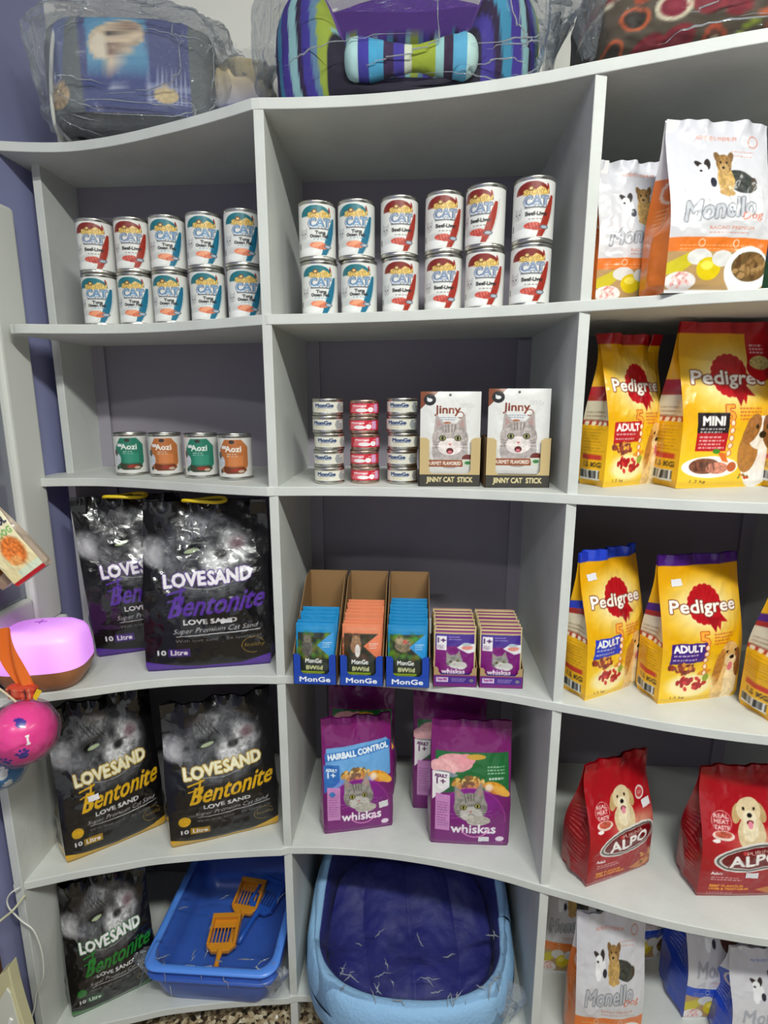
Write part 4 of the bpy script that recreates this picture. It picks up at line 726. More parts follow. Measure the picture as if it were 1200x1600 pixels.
def carton(label, x0, x1, yf, yb, z, hf, hw, hb, blue, brown, bandart, wing=.014, group=None):
    t = thing('display_carton', label, 'carton', ((x0+x1)/2, yf, z), 0, group); w = (x1-x0)/2; d = yb-yf; th = .0012
    PM().box(-w, w, 0, d, 0, th).build('carton_base', mat('brown_card', brown, .8), t, smooth=False, merge=True)
    fr = [(-w, 0), (w, 0), (w, hw), (w-wing*.7, hw), (w-wing, hw-.004), (w-wing, hf+.006), (w-wing-.005, hf), (-w+wing+.005, hf), (-w+wing, hf+.006), (-w+wing, hw-.004), (-w+wing*.7, hw), (-w, hw)]
    fpn = PM().prism(fr, 0, th, axis='y').build('front_panel', mat('card_%d_%d_%d' % blue, blue, .45), t, smooth=False, merge=True)
    side = [(0, 0), (d, 0), (d, hb), (d*.75, hb), (0, hw)]
    for sx in (-1, 1):
        PM().prism(side, sx*w-(th if sx > 0 else 0), sx*w+(0 if sx > 0 else th), axis='x').build('side_panel', mat('brown_card', brown, .8), t, smooth=False, merge=True)
    PM().box(-w, w, d-th, d, 0, hb).build('rear_panel', mat('brown_card', brown, .8), t, smooth=False, merge=True)
    h, W_ = bandart.shape[:2]; U, V = np.meshgrid(np.linspace(0, 1, 120), np.linspace(0, 1, 40)); hh = 2*w*h/W_
    PM().grid(np.stack([-w+.001+U*(2*w-.002), -.0006+0*U, .0008+V*min(hh, hf-.001)], -1), sample(bandart, U, V)).build('printed_band', M_CARD, fpn)
    return t
def band(txt, bg, fg, A=.24, bold=.012, wd=.8, hd=.11):
    c = Cv(A, bg, 260); c.text(txt, .5, A*.5, wd, hd, fg, bold=bold); return c.out()
BD = band('MonGe', (26, 70, 170), (240, 242, 246), A=.25, bold=.012, wd=.72, hd=.12)
PW = {'blue': pouch_thing('cat_food_pouch', art_wild('blue'), .074, .116, .007, seed=1), 'orange': pouch_thing('cat_food_pouch', art_wild('orange'), .074, .116, .007, seed=2), 'blue2': pouch_thing('cat_food_pouch', art_wild('blue2'), .074, .116, .007, seed=3), 'w': pouch_thing('cat_food_pouch', art_wpouch(), .078, .110, .008, seed=4)}
zb3 = Z0+ZS[3]
BROWN = (146, 112, 72)
for k, (x0, x1, n, cn) in {'blue': (-.2315, -.1485, 5, 'sky blue'), 'orange': (-.1420, -.0590, 8, 'orange'), 'blue2': (-.0545, .0285, 9, 'deep blue')}.items():
    side = {'blue': 'left', 'orange': 'middle', 'blue2': 'right'}[k]
    carton(f'dark blue display carton of {cn} cat food pouches, {side} of three', x0, x1, -.344, -.150, zb3, .0215, .062, .168, (22, 66, 172), BROWN, BD, group='dark blue display cartons')
    gaps = {'blue': [0, .010, .032, .043, .062], 'orange': [0, .010, .020, .041, .052, .066, .078, .09], 'blue2': [0, .010, .024, .036, .048, .060, .072, .085, .098]}[k]
    for j in range(n):
        lb = f'{cn} cat food pouch at the front of its carton, facing out' if j == 0 else f'{cn} cat food pouch standing behind the front one in its carton'
        place_tree(PW[k], ((x0+x1)/2+.001*((j*7) % 3-1), -.334+gaps[j], zb3+.0016+(.0 if j == 0 else .002*j)), (-.10-.004*j, 0, 0), lb, f'{cn} pouches in their carton')
BW = Cv(.30, (116, 34, 116), 260); BW.rect(.04, .09, .97, .26, (68, 40, 136)); BW.rect(.06, .12, .34, .24, (214, 190, 220)); BW.text('Tasty MIX', .20, .18, .22, .07, (150, 60, 140), bold=.006); BW.fine(.42, .78, .21, 3, .035, .014, (200, 180, 225), 3); BW.ell(.88, .17, .05, .04, (130, 120, 130)); BWO = BW.out()
for q, (x0, x1, hh, lb) in enumerate(((.0355, .1185, 0, 'left'), (.1225, .2045, 0, 'right'))):
    carton(f'tan and purple tray of cat food pouches with gold edges, {lb} of two', x0, x1, -.337, -.175, zb3, .0245, .040, .085, (176, 146, 104), (176, 146, 104), BWO, wing=.010, group='tan pouch trays')
    for j in range(10):
        lb2 = f'purple cat food pouch at the front of the {lb} tan tray' if j == 0 else f'purple and gold cat food pouch behind the front one in the {lb} tan tray'
        place_tree(PW['w'], ((x0+x1)/2+.0012*((j*5) % 3-1), -.327+.0115*j+(.004 if j == 5 else 0), zb3+.0016+(.0015*(j % 3)) if j else zb3+.0016), (-.06, 0, 0), lb2, f'gold edged pouches in the {lb} tray')
JB = band('JINNY CAT  STICK', (58, 54, 48), (214, 200, 150), A=.19, bold=.008, wd=.76, hd=.105)
PJ = pouch_thing('cat_treat_pouch', art_jinny(), .108, .150, .010, nf=150, nv=210, seed=6)
zb2 = Z0+ZS[2]
for q, (x0, x1, yf, hp, lb) in enumerate(((.0035, .1145, -.305, .018, 'left one'), (.1215, .2355, -.318, .022, 'right one'))):
    zz_ = zs(2, (x0+x1)/2); carton(f'tan carton with dark band holding cat stick pouches, {lb}', x0, x1, yf, yf+.075, zz_, .0235, .088, .089, (196, 172, 122), (186, 160, 112), JB, wing=.018, group='cat stick cartons')
    for j in range(3):
        lb2 = f'white treat pouch with grey kitten at the front of the {lb[:-4]} tan carton' if j == 0 else f'white treat pouch hidden behind the front one in the {lb[:-4]} tan carton'
        place_tree(PJ, ((x0+x1)/2+.002*j, yf+.010+.018*j, zz_+.0014+hp*(1 if j == 0 else .9)), (-.02, 0, 0), lb2, f'kitten treat pouches in the {lb[:-4]} carton')

# ------------------------------------------------------------------ pet beds on top
def superel(rx, ry, rz, e1=.45, e2=.45, nu=120, nv=70, disp=.004, seed=1, cells=(6, 9)):
    u = np.linspace(-PI, PI, nu); v = np.linspace(-PI/2, PI/2, nv); U, V = np.meshgrid(u, v); f = lambda w_, e: np.sign(w_)*np.abs(w_)**e
    n = fbm((nv, nu), cells, seed, 4)-.5; n[:, -1] = n[:, 0]; bl = np.clip((np.pi-np.abs(U))/.4, 0, 1); n = n*bl
    k = 1+disp/min(rx, ry, rz)*2*n*np.cos(V)
    return np.stack([rx*f(np.cos(V), e1)*f(np.cos(U), e2)*k, ry*f(np.cos(V), e1)*f(np.sin(U), e2)*k, rz*f(np.sin(V), e1)*k], -1)
def planar(P, art, x0, x1, z0, z1, other):
    U = np.clip((P[..., 0]-x0)/(x1-x0), 0, 1); V = np.clip((P[..., 2]-z0)/(z1-z0), 0, 1); C = sample(art, U, V); m = (P[..., 1] > .01)[..., None]; return np.where(m, lin(other), C)
M_CLOTH = mat('printed_cloth', rough=.85, attr='print', bump=(220, .2, .001)); M_NAVY = mat('navy_plush', (20, 25, 108), .6, bump=(60, .5, .004), vary=(12, .12)); M_LBLUE = mat('light_blue_plush', (126, 168, 206), .8, bump=(130, .8, .004), vary=(40, .08))
M_FOLD = film_mat('crease_highlight_film', 60, .8, base=.42, milk=.3, rough=.12)
def creases(t, P, n, seed, il, jl, r=.0011, L=(8, 22)):  # highlight streaks shaped as thin whitish ridges along the film's creases
    rnd = random.Random(seed); pm = PM(); nv_, nu_ = P.shape[:2]
    for k in range(n):
        i = il[0]+(il[1]-il[0])*rnd.random(); j = jl[0]+(jl[1]-jl[0])*rnd.random(); a = rnd.random()*PI; m = rnd.randint(*L); pts = []
        for q in range(m):
            i += math.cos(a)*1.0; j += math.sin(a)*1.3; a += rnd.uniform(-.28, .28); ii, jj = int(round(i)), int(round(j))
            if not (0 <= ii < nv_ and 0 <= jj < nu_): break
            p = P[ii, jj]+np.array([0, -.0012, .0008])
            if not pts or np.linalg.norm(p-pts[-1]) > .0015: pts.append(p)
        if len(pts) > 3:
            rr = [r*(.15+math.sin(PI*q/(len(pts)-1)))*rnd.uniform(.6, 1.4) for q in range(len(pts))]; pm.tube(pts, rr, (255, 255, 255), n=5)
    return pm.build('crease_highlights', M_FOLD, t)
def crumple(t, name, c, r, m, seed, up=(0, 0, 1), n=5):
    rnd = random.Random(seed); pm = PM()
    for k in range(max(2, n-2)):
        nu, nv = 24, 16; a0 = rnd.random()*6; u = np.linspace(0, 1, nu)[None]; v = np.linspace(0, 1, nv)[:, None]
        nz = fbm((nv, nu), (4, 5), seed*7+k, 3)-.5; ang = a0+u*PI*1.2+nz*1.5; rr = r*(.25+.9*v)*(1+nz)
        pm.grid(np.stack([c[0]+rr*np.cos(ang)*(.9+.2*nz), c[1]+rr*np.sin(ang)*.6, c[2]+(v-.5)*r*1.6+nz*r*.9], -1), (255, 255, 255))
    return pm.build(name, m, t)
# striped bed
STR = [((96, 130, 160), .5), ((150, 168, 60), 1.0), ((140, 190, 190), .5), ((62, 50, 140), 1.0), ((44, 26, 60), .5), ((62, 140, 176), .8), ((66, 48, 146), 1.1), ((150, 196, 200), .8), ((46, 28, 66), .5), ((64, 52, 150), .8)]
def stripe(x):
    tot = sum(s_[1] for s_ in STR); q = (x % 1)*tot; out = np.zeros(q.shape+(3,)); acc = 0
    for c_, w_ in STR: out[(q >= acc) & (q < acc+w_)] = lin(c_); acc += w_
    return out
sb = thing('pet_bed', 'purple blue and green striped pet bed in clear plastic on top of the unit', 'pet bed', (-.030, -.160, Z0+ZS[0]+.001))
nu, nv = 360, 46; U, V = np.meshgrid(np.linspace(0, 2*PI, nu), np.linspace(0, 2*PI, nv)); front = np.exp(-((((U+PI/2+PI) % (2*PI))-PI)/.62)**4); hgt = (.205*(1-front)+.030*front); back_ = np.clip(np.sin(U), 0, 1)**2; hgt = hgt+.080*back_
thk = .030+.008*np.sin(V)*0; nse = (fbm((nv, nu), (4, 14), 5, 3)-.5)*.010; a_, b_ = .205, .105
rr_ = np.cos(V)*thk; flare = .016*(1-np.cos(V*.5)); X_ = (a_+rr_+nse)*np.cos(U); Y_ = (b_+rr_+nse)*np.sin(U); Z_ = hgt/2+hgt/2*np.sign(np.sin(V))*np.abs(np.sin(V))**.6+nse
cc = stripe(U/(2*PI)*6.3+.07*np.sin(V)); inner = ((np.cos(V) < -.1))[..., None]; cc = np.where(inner, lin((106, 66, 160)), cc); cc = np.where(inner & (Z_ < .20)[..., None] & (np.sin(U) > .3)[..., None], stripe(U/(2*PI)*9)*.9, cc); cc = np.where((front > .5)[..., None], lin((30, 24, 44)), cc)  # entrance wall coloured near black for the shaded hollow under the cushion
PM().grid(np.stack([X_, Y_, Z_], -1), cc).build('bed_wall', M_CLOTH, sb)
P = superel(.20, .10, .025, .5, .9, 80, 30, .004, 3); P[..., 2] += .03; PM().grid(P, (70, 44, 120)).build('bed_floor', M_CLOTH, sb)
cu = thing('bone_cushion', 'small striped bone-shaped cushion with green middle in the striped bed entrance', 'cushion', (-.018, -.290, Z0+ZS[0]+.052))
nu, nv = 150, 40; s = np.linspace(-1, 1, nu)[None]; q = np.linspace(0, 2*PI, nv)[:, None]; R_ = (.017+.021*np.abs(s)**1.3)*np.sqrt(np.clip(1-np.abs(s)**7, 0, 1)); rn = 1+(fbm((nv, nu), (5, 9), 9, 3)-.5)*.25; rn[-1] = rn[0]
x_ = .108*s+0*q; cols = np.zeros((nv, nu, 3)); ss = (s+0*q+.0); segs = [(-1.1, (170, 205, 205)), (-.78, (60, 54, 150)), (-.62, (70, 156, 196)), (-.40, (52, 30, 70)), (-.26, (64, 52, 150)), (-.10, (206, 212, 190)), (.02, (150, 166, 44)), (.36, (150, 196, 196)), (.48, (50, 28, 60)), (.62, (86, 160, 196)), (.82, (180, 210, 205))]
for st, c_ in segs: cols[ss >= st] = lin(c_)
PM().grid(np.stack([x_, R_*np.cos(q)*rn*.7, R_*np.sin(q)*rn*1.1+.006], -1), cols).build('cushion_body', M_CLOTH, cu)
P = superel(.262, .165, .125, .5, .6, 200, 110, .018, 21, (9, 14)); P[..., 2] += .122; P[..., 1] = np.clip(P[..., 1], -.149, .155); PM().grid(P, (255, 255, 255)).build('plastic_wrap', M_CLEAR, sb); creases(sb, P, 32, 3, (30, 95), (25, 85))
crumple(sb, 'gathered_plastic', (.245, -.05, .13), .05, M_CLEAR2, 5)
# blue printed bed
c = Cv(.62, (70, 76, 130), 260); c.rect(0, 0, .26, .62, (106, 112, 112)); c.poly([(.04, .08), (.12, .6), (.2, .6), (.12, .05)], (96, 108, 150)); c.ell(.10, .12, .08, .08, (196, 170, 130), fur=.3); c.rect(.30, .30, .64, .58, (84, 150, 190)); c.poly([(.30, .30), (.64, .36), (.62, .58), (.45, .60), (.33, .52)], (96, 160, 196))
c.ell(.44, .42, .13, .11, (222, 202, 172), fur=.25, rot=.4); c.ell(.52, .48, .12, .09, (206, 184, 156), fur=.3); c.ell(.47, .38, .06, .05, (150, 118, 96), fur=.4); c.ell(.54, .52, .06, .03, (170, 140, 120), fur=.3); c.ell(.38, .40, .04, .07, (236, 222, 196)); c.ell(.50, .45, .012, .012, (60, 40, 40)); c.ell(.43, .47, .012, .012, (60, 40, 40))
c.rect(.28, .06, .70, .26, (52, 66, 130)); c.text('kitty', .48, .16, .10, .06, (190, 196, 216), shear=.2)
for k in range(9): c.line([(.64+.025*k, .08), (.64+.025*k, .26)], .007, (190, 196, 220), .8); c.line([(.63, .08+.02*k), (.87, .08+.02*k)], .006, (190, 196, 220), .8)
c.ell(.73, .13, .07, .05, (214, 190, 140), fur=.2); c.rect(.87, 0, 1, .62, (96, 100, 100)); AB = c.out()
bb_ = thing('pet_bed', 'folded blue and grey pet bed with cat print in clear plastic, top left', 'pet bed', (-.548, -.125, Z0+ZS[0]+.002), .13)
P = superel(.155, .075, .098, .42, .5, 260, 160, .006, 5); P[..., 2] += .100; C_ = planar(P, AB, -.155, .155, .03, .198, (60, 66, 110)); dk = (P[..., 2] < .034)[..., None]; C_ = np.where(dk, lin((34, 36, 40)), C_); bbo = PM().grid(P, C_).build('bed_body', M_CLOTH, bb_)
q = np.linspace(0, 2*PI, 60); PM().tube([(-.125, -.074+.0*math.sin(t_), .1+.0*t_) if False else (-.128+.012*math.sin(t_), -.070*abs(math.cos(t_))**.4*np.sign(math.cos(t_)), .098+.093*math.sin(t_)) for t_ in q], .0035, (200, 202, 196)).build('piping', M_CLOTH, bbo)
P = superel(.062, .055, .075, .7, .8, 90, 50, .016, 8, (8, 10)); P[..., 0] += .205; P[..., 1] += .01; P[..., 2] += .085; zc = np.clip((P[..., 2]-.05)/.08, 0, 1)[..., None]; PM().grid(P, np.where(zc > .25, lin((206, 186, 140))*zc+lin((130, 140, 180))*(1-zc), lin((36, 40, 110)))).build('bed_cushion', M_CLOTH, bb_)
P = superel(.185, .100, .115, .5, .5, 180, 110, .016, 22, (9, 12)); P[..., 2] += .113; P[..., 0] += .005; P[..., 1] += .012; PM().grid(P, (255, 255, 255)).build('plastic_wrap', M_CLEAR2, bb_); creases(bb_, P, 34, 4, (30, 95), (20, 80))
crumple(bb_, 'gathered_plastic', (.215, -.02, .11), .062, M_CLEAR2, 8, n=7)
# brown patterned bed
c = Cv(.5, (84, 74, 62), 300); rnd = random.Random(2)
for k in range(84):
    x, y = ((k % 12)+.5+.5*(k//12 % 2)+.3*rnd.random())/12.6, (k//12+.4+.3*rnd.random())/14; r_ = .022+.009*rnd.random(); al = rnd.random()*3; c1, c2, c3 = rnd.choice([((176, 76, 50), (96, 60, 50), (206, 200, 176)), ((190, 92, 56), (60, 52, 46), (70, 66, 60)), ((206, 198, 172), (120, 24, 44), (134, 34, 54)), ((140, 156, 56), (84, 74, 62), (84, 74, 62)), ((130, 36, 46), (110, 30, 44), (120, 40, 50))])
    c.ell(x, y, r_, r_*1.5, c1, rot=al); c.ell(x, y, r_*.72, r_*1.1, c2, rot=al); c.ell(x, y, r_*.36, r_*.6, c3, rot=al)
rb = thing('pet_bed', 'brown pet bed with red and orange retro pattern in plastic, top right', 'pet bed', (.520, -.235, Z0+ZS[0]+.004), .05)
P = superel(.262, .145, .105, .5, .5, 300, 150, .008, 9); P[..., 2] += .107; PM().grid(P, planar(P, c.out(), -.27, .27, 0, .27, (84, 74, 62))).build('bed_body', M_CLOTH, rb)
P = superel(.285, .160, .122, .5, .5, 160, 100, .014, 25, (8, 12)); P[..., 2] += .120; PM().grid(P, (255, 255, 255)).build('plastic_wrap', M_CLEAR, rb); creases(rb, P, 26, 5, (20, 80), (15, 75))
crumple(rb, 'gathered_plastic', (-.265, -.06, .08), .05, M_CLEAR2, 12)

# ------------------------------------------------------------------ bottom row: plush bed, litter trays, scoops
zf = Z0+ZS[5]+.0008
pb = thing('pet_bed', 'navy pet bed with light blue rim in clear plastic on the bottom shelf', 'pet bed', (-.004, -.222, zf))
nu, nv = 240, 50; U, V = np.meshgrid(np.linspace(0, 2*PI, nu), np.linspace(0, 2*PI, nv)); f = lambda w_, e: np.sign(w_)*np.abs(w_)**e
nse = (fbm((nv, nu), (4, 16), 5, 3)-.5)*.009; H_ = .125+.13*sstep(-.25, .75, np.sin(U)); rr_ = np.cos(V)*.022+nse; a_, b_ = .217, .188
X_ = (a_+rr_)*f(np.cos(U), .78); Y_ = (b_+rr_)*f(np.sin(U), .78); Z_ = H_/2+H_/2*f(np.sin(V), .55)+nse
inn = (np.cos(V) < -.35)[..., None]; PM().grid(np.stack([X_, Y_, Z_], -1), np.where(inn, lin((19, 24, 104)), lin((140, 182, 220)))).build('bed_wall', mat('two_tone_plush', rough=.85, attr='print', bump=(130, .7, .003)), pb)
nu, nv = 130, 100; s = np.linspace(-1, 1, nu)[None]; q = np.linspace(-1, 1, nv)[:, None]; fold = .010*np.abs(np.sin(s*5.5+.6*q))**.7+(fbm((nv, nu), (5, 5), 17, 3)-.5)*.02
Zc = .052+.035*(1-np.abs(s)**3)*(1-np.abs(q)**3)+fold+.09*sstep(-.3, 1, q); PM().grid(np.stack([.192*s*np.sqrt(1-q*q*.42), .165*q*np.sqrt(1-s*s*.42), Zc], -1), (16, 20, 78)).build('bed_cushion', M_NAVY, pb)
nu, nv = 120, 110; s = np.linspace(-1, 1, nu)[None]; q = np.linspace(-1, 1, nv)[:, None]; rad = np.maximum(np.abs(s), np.abs(q)); crn = (fbm((nv, nu), (9, 9), 31, 4)-.5)
P = np.stack([.248*s*np.sqrt(1-q*q*.42)*1.0+crn*.006, .215*q*np.sqrt(1-s*s*.42)+crn*.006, .140+.12*sstep(-.3, .7, q)+crn*.030-.10*sstep(.86, 1.0, rad)], -1); P[..., 0] = np.clip(P[..., 0], -.246, .246); PM().grid(P, (255, 255, 255)).build('plastic_wrap', M_CLEAR, pb); creases(pb, P, 8, 7, (22, 60), (15, 105), r=.0014, L=(5, 11)); creases(pb, P, 30, 8, (2, 18), (10, 110), L=(5, 12))
crumple(pb, 'gathered_plastic', (.205, -.15, .075), .035, M_CLEAR2, 15); crumple(pb, 'gathered_plastic', (-.21, -.205, .035), .03, M_CLEAR2, 16)
M_TRAY = mat('blue_plastic', (52, 96, 190), .32, sub=0); M_RIM = mat('bright_blue_plastic', (84, 140, 232), .3)
def rrect(w_, d_, r_, n=8):
    o = []
    for cx, cy, a0 in ((w_-r_, d_-r_, 0), (-w_+r_, d_-r_, PI/2), (-w_+r_, -d_+r_, PI), (w_-r_, -d_+r_, 1.5*PI)): o += [(cx+r_*math.cos(a0+k*PI/2/n), cy+r_*math.sin(a0+k*PI/2/n)) for k in range(n+1)]
    return o
def tray(label, loc, w_, d_, h_, m, rim_m):
    t = thing('litter_tray', label, 'litter tray', loc, 0, 'nested blue litter trays'); rows = []
    for ww, z in ((-.035, 0), (-.018, h_*.35), (-.004, h_*.95), (-.004, h_), (-.010, h_), (-.024, h_*.35), (-.040, .004), (-.10, .0035)): rows.append([(x, y, z) for x, y in rrect(w_+ww, d_+ww, max(.012, .035+ww*.3))])
    pm = PM(); pm.grid(rows, (0, 0, 0), wrap=True); pm.poly(rows[-1]); pm.poly(rows[0][::-1]); pm.build('tray_body', m, t)
    rows = []
    for k in np.linspace(0, 2*PI, 13)[:-1]: rows.append([(x, y, h_+.004+.0055*math.sin(k)) for x, y in rrect(w_-.004+.009*math.cos(k), d_-.004+.009*math.cos(k), .036)])
    rows.append(rows[0]); PM().grid(rows, (0, 0, 0), wrap=True).build('tray_rim', rim_m, t); return t
tray('lower blue litter tray resting on the bottom shelf', (-.434, -.205, zf), .142, .165, .092, M_TRAY, M_TRAY)
tray('upper blue litter tray with bright rim, nested in the lower tray', (-.434, -.205, zf+.022), .144, .167, .096, M_TRAY, M_RIM)
def scoop(label, loc, rz, col, nm, rx=.25):
    t = thing('litter_scoop', label, 'scoop', loc, rz, 'litter scoops in the tray'); t.rotation_euler = (rx, 0, rz); m = mat(nm, col, .35); w_ = .034
    pm = PM(); pm.box(-w_, w_, .062, .072, 0, .016); pm.box(-w_, w_, .0, .010, 0, .004); pm.box(-w_, -w_+.006, .0, .072, 0, .014); pm.box(w_-.006, w_, .0, .072, 0, .014); pm.box(-w_, w_, .045, .064, 0, .004)
    for k in range(7): x = -w_+.009+k*.0083; pm.box(x-.0014, x+.0014, .008, .05, 0, .003)
    pm.prism([(-w_, 0), (-w_, .006), (w_, .006), (w_, 0), (.02, -.014), (-.02, -.014)], 0, .010); bevel(pm.build('scoop_head', m, t, smooth=False, merge=True), .001)
    PM().tube([(0, -.010, .006), (0, -.03, .008), (0, -.06, .011), (0, -.085, .010), (0, -.092, .009)], [.008, .0055, .0065, .008, .004], n=10).build('handle', m, t); return t
zt = zf+.045
scoop('orange slotted litter scoop in the tray, nearest the front rim', (-.446, -.262, zt+.012), .10, (224, 146, 22), 'orange_plastic', .12); scoop('orange slotted litter scoop behind the front one', (-.425, -.150, zt), -.12, (224, 146, 22), 'orange_plastic', .2)
scoop('blue litter scoop half hidden in the shadow of the tray', (-.385, -.145, zt), -.35, (26, 88, 190), 'blue_scoop_plastic', .2)
nu, nv = 110, 110; s = np.linspace(-1, 1, nu)[None]; q = np.linspace(-1, 1, nv)[:, None]; rad = np.maximum(np.abs(s), np.abs(q)); crn = (fbm((nv, nu), (7, 7), 33, 4)-.5)
P = np.stack([-.434+.155*s+crn*.004, -.205+.178*q+crn*.004, zf+.127+crn*.016-.055*sstep(.90, 1, rad)], -1); fp = PM().grid(P, (255, 255, 255)).build('plastic_wrapper', film_mat('thin_clear_plastic', 12, .8, base=.004, milk=.03, rough=.05), None); creases(fp, P, 5, 9, (6, 60), (6, 104), L=(6, 14)); creases(fp, P, 16, 10, (2, 12), (6, 104), L=(5, 12)); tag(fp, 'clear plastic film stretched over the blue litter trays', 'plastic film')
crumple(fp, 'gathered_plastic', (-.575, -.345, zf+.095), .028, M_CLEAR2, 18); crumple(fp, 'gathered_plastic', (-.297, -.36, zf+.085), .026, M_CLEAR2, 19)

# ------------------------------------------------------------------ glowing lamp on the third shelf
la = thing('aroma_lamp', 'glowing pink mood lamp with rounded lid and wooden base on the shelf', 'lamp', (-.709, -.362, zs(3, -.68)), .22); la.scale = (.90, .90, .97)
def soft_foot(r_, e=.62, n=64): return [(r_*f(math.cos(k), e)*1.22, r_*f(math.sin(k), e)*.92) for k in np.linspace(0, 2*PI, n+1)[:-1]]
def stack(levels): return [[(x, y, z) for x, y in soft_foot(r_)] for r_, z in levels]
pm = PM(); L_ = stack([(.045, 0), (.056, .003), (.066, .018), (.0725, .036), (.073, .045)]); pm.grid(L_, (0, 0, 0), wrap=True); pm.poly(L_[0][::-1]); pm.build('lamp_base', mat('brown_wood_grain', (158, 104, 66), .4, vary=(30, .18)), la)
pm = PM(); L_ = stack([(.073, .045), (.0725, .07), (.069, .098), (.064, .108), (.052, .117), (.034, .123), (.015, .126)]); pm.grid(L_, (0, 0, 0), wrap=True); pm.poly(L_[-1]); ll = pm.build('lamp_lid', mat('glowing_pink_plastic', (232, 190, 244), .4, emit=((218, 112, 246), .60)), la)
PM().tube([(-.012, 0, .1265), (.012, 0, .1265)], .0012).build('vent_mark', mat('vent_pink', (214, 130, 235), .5), ll); PM().tube([(0, -.009, .1265), (0, .009, .1265)], .0012).build('vent_mark', mat('vent_pink'), ll)

# ------------------------------------------------------------------ hanging toys at the left edge
def ball(name, label, c, r, base, spots, seed):
    t = thing(name, label, 'toy ball', c); nu, nv = 220, 140; U, V = np.meshgrid(np.linspace(0, 2*PI, nu), np.linspace(-PI/2, PI/2, nv)); D = np.stack([np.cos(V)*np.cos(U), np.cos(V)*np.sin(U), np.sin(V)], -1); C = np.broadcast_to(lin(base), D.shape).copy()
    for (dx, dy, dz), rad, col in spots:
        d_ = np.array([dx, dy, dz], float); d_ /= np.linalg.norm(d_); C[(D@d_) > math.cos(rad)] = lin(col)
    PM().grid(D*r*(1+.02*(fbm((nv, nu), (3, 5), seed, 2)-.5)[..., None]*0), C).build('ball_body', mat('printed_vinyl', rough=.3, attr='print', coat=.3), t)
    nz = (fbm((nv, nu), (7, 10), seed, 4)-.5); nz[:, -1] = nz[:, 0]; PM().grid(D*r*(1.06+.16*nz[..., None])*np.array([1.05, 1, 1.0]), (255, 255, 255)).build('clear_bag', M_CLEAR, t); return t
def paw(d, s, col): d = np.array(d, float); return [(tuple(d), .14*s, col)]+[(tuple(d+np.array([dx*s, 0, dz*s])), .055*s, col) for dx, dz in ((-.17, .13), (-.07, .22), (.06, .22), (.17, .13))]
NV = (56, 40, 150)
ball('toy_ball', 'pink dog toy ball with blue paw prints in a clear bag', (-.648, -.52, Z0-.530), .0505, (236, 66, 150), paw((.55, -.8, -.30), 1, NV)+paw((.0, -.85, -.52), 1, NV)+paw((.45, -.6, .72), 1, NV)+[((.75, -.75, .22+.04*k), .035, (250, 250, 250)) for k in range(-3, 4)]+[((.72+.06*j, -.75, .22+.14*k), .035, (250, 250, 250)) for j in (0, 1) for k in (-1, 1)], 61)
ball('toy_ball', 'blue toy ball with white paw dots in a clear bag, below the pink one', (-.711, -.500, Z0-.612), .034, (52, 120, 176), paw((.6, -.8, .1), 1.8, (236, 240, 244))+paw((.7, -.6, -.7), 1.5, (236, 240, 244)), 62)
# treat pack, hanging diagonally
c = Cv(2.1, (230, 222, 190), 90); c.vgrad(0, 2.1, (232, 214, 160), (240, 236, 214)); c.poly([(0, 1.2), (.30, 1.3), (.42, 1.6), (.35, 2.1), (0, 2.1)], (206, 30, 30)); c.line([(.04, 1.18), (.34, 1.30), (.46, 1.6), (.39, 2.1)], .05, (240, 190, 60)); c.text('COOL', .70, 1.42, .52, .17, (50, 46, 70), bold=.02); c.text('DOG', .74, 1.16, .40, .16, (120, 180, 90), bold=.015)
c.ell(.62, .72, .30, .36, (222, 120, 50), fur=.3, soft=.15); c.ell(.50, .50, .16, .12, (236, 160, 90), fur=.2); c.rect(.3, 0, 1, .28, (216, 226, 200)); c.rect(0, 0, 1, .10, (190, 24, 34)); ATP = c.out(); sd = Cv(2.0, (176, 158, 142), 20).out()
tp = bag('treat_pack', 'dog treat pack with red and cream print hanging diagonally at the left edge', 'treat pack', ATP, sd, .060, .140, .020, (-.606, -.50, Z0-.262), .1, backcol=(190, 176, 160), seal=.08, seed=71, wr=.002, nf=80, nv=120); tp.rotation_euler = (0, -.62, .1)
c = Cv(2.0, (196, 184, 168), 40); c.vgrad(0, 2, (150, 120, 104), (206, 196, 180)); AT2 = c.out()
tp = bag('treat_pack', 'pale beige treat pack seen from its side below the red and cream pack', 'treat pack', AT2, sd, .045, .135, .018, (-.648, -.49, Z0-.275), .1, backcol=(190, 176, 160), seal=.08, seed=72, wr=.002, nf=50, nv=90); tp.rotation_euler = (0, -.72, .1)
# brown plush, orange ribbon toy
P = superel(.020, .022, .036, .8, .8, 50, 40, .005, 77); o = PM().grid(P, (150, 90, 40)).build('plush_toy', mat('brown_plush', (146, 84, 34), .95, bump=(150, 1, .006), vary=(60, .3)), None, loc=(-.672, -.49, Z0-.235)); tag(o, 'brown furry toy peeking in at the left picture edge', 'toy')
rt_ = thing('ribbon_toy', 'orange ribbon toy with striped red end hanging before the lamp', 'toy', (-.668, -.50, Z0-.40))
s = np.linspace(0, 1, 30)[:, None]; q = np.linspace(-1, 1, 12)[None]; PM().grid(np.stack([.016*q+.026*s*s-.006, .004*np.sin(q*4+s*5)-.0*s, .045-.105*s+0*q], -1), (226, 110, 36)).build('ribbon', mat('orange_satin', (226, 110, 36), .35), rt_)
c = Cv(.6, (196, 66, 40), 60); [c.rect(.1+.12*k, .1, .15+.12*k, .5, (60, 34, 40) if k % 2 else (220, 150, 120)) for k in range(7)]; P = superel(.026, .010, .013, .6, .6, 60, 30, .003, 5); P[..., 0] += .012; P[..., 2] += -.068; PM().grid(P, planar(P, c.out(), -.014, .038, -.081, -.055, (190, 60, 40))).build('striped_end', M_CLOTH, rt_)
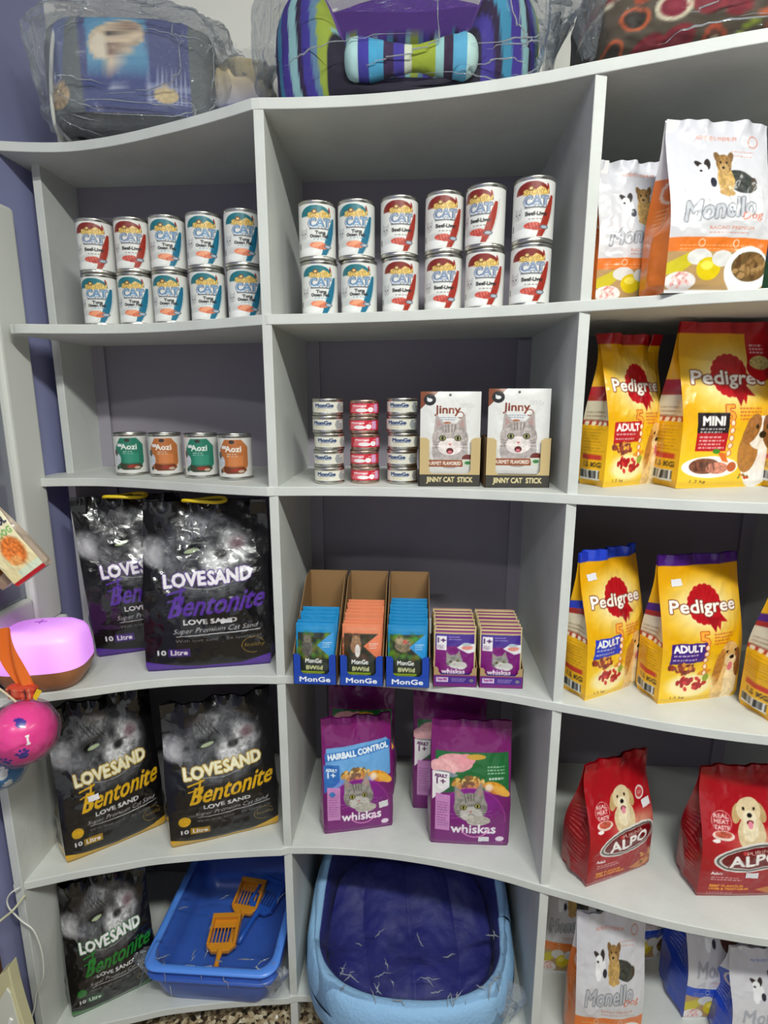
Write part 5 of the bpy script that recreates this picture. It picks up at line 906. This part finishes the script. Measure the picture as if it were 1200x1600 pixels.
PM().grid([[(.034, -.006, -.075), (.044, -.006, -.058)], [(.040, -.006, -.080), (.052, -.006, -.062)]], (230, 210, 30)).build('yellow_tip', mat('yellow_plastic'), rt_)
PM().tube([(.016, -.02, -.075), (.0, -.02, -.060), (-.03, -.02, -.035)], .0018).build('string', mat('cream_cord', (206, 190, 160), .7), rt_)
# white cable, cream wire, boxes at the lower left
V_ = lambda *p: Vector(p)
def smooth_path(p, n=8): return [tuple(q_) for q_ in catmull(p, n)]
o = PM().tube(smooth_path([(-.760, -.446, Z0-.918), (-.775, -.452, Z0-.926), (-.785, -.452, Z0-.943), (-.784, -.452, Z0-.960), (-.775, -.452, Z0-.974), (-.761, -.452, Z0-.991), (-.741, -.452, Z0-1.010), (-.733, -.450, Z0-1.051), (-.733, -.449, Z0-1.089), (-.738, -.450, Z0-1.129), (-.754, -.452, Z0-1.162), (-.764, -.452, Z0-1.203), (-.773, -.454, Z0-1.245), (-.776, -.455, .006)]), .0016).build('power_cable', mat('white_cable', (220, 220, 212), .4), None); tag(o, 'thin white cable hanging down the lower left side panel', 'cable')
o = PM().tube(smooth_path([(-.755, -.443, Z0-.939), (-.771, -.458, Z0-.959), (-.775, -.490, Z0-.952), (-.795, -.56, Z0-.95), (-.797, -.66, Z0-.97)]), .0022).build('cream_cable', mat('cream_cable', (206, 204, 170), .4), None); tag(o, 'short cream cable crossing the white one beside the left wall', 'cable')
cb = thing('paper_packet', 'white and cream paper packet with pointed top in the lower left corner', 'packet', (0, 0, Z0)); o = PM().prism([(-.797, -1.40), (-.700, -1.40), (-.719, -1.154), (-.726, -1.101), (-.731, -1.049), (-.733, -1.004), (-.745, -1.018), (-.753, -1.024), (-.797, -1.11)], -.530, -.508, axis='y').build('packet_body', mat('cream_paper', (206, 200, 160), .6), cb, smooth=False, merge=True); bevel(o, .002)
o = PM().prism([(-.797, -1.40), (-.725, -1.40), (-.728, -1.154), (-.736, -1.060), (-.741, -1.050), (-.797, -1.14)], -.533, -.530, axis='y').build('white_face', mat('white_paper', (216, 218, 208), .5), cb, smooth=False, merge=True)
PM().prism([(-.757, -1.150), (-.748, -1.145), (-.738, -1.120), (-.743, -1.116)], -.535, -.533, axis='y').build('printed_bar', mat('white_print', (240, 240, 240), .5), cb, smooth=False, merge=True)
PM().prism([(-.768, -1.100), (-.763, -1.100), (-.763, -1.095), (-.768, -1.095)], -.535, -.533, axis='y').build('printed_mark', mat('dark_print', (50, 50, 50), .5), cb, smooth=False, merge=True)
o = bevel(PM().box(XW+.003, XW+.025, -.62, -.494, 0, Z0-.985).build('brown_board', mat('brown_laminate', (86, 48, 26), .5, vary=(20, .15)), None, smooth=False, merge=True), .003); tag(o, 'brown wooden board behind the pointed paper packet', 'board')
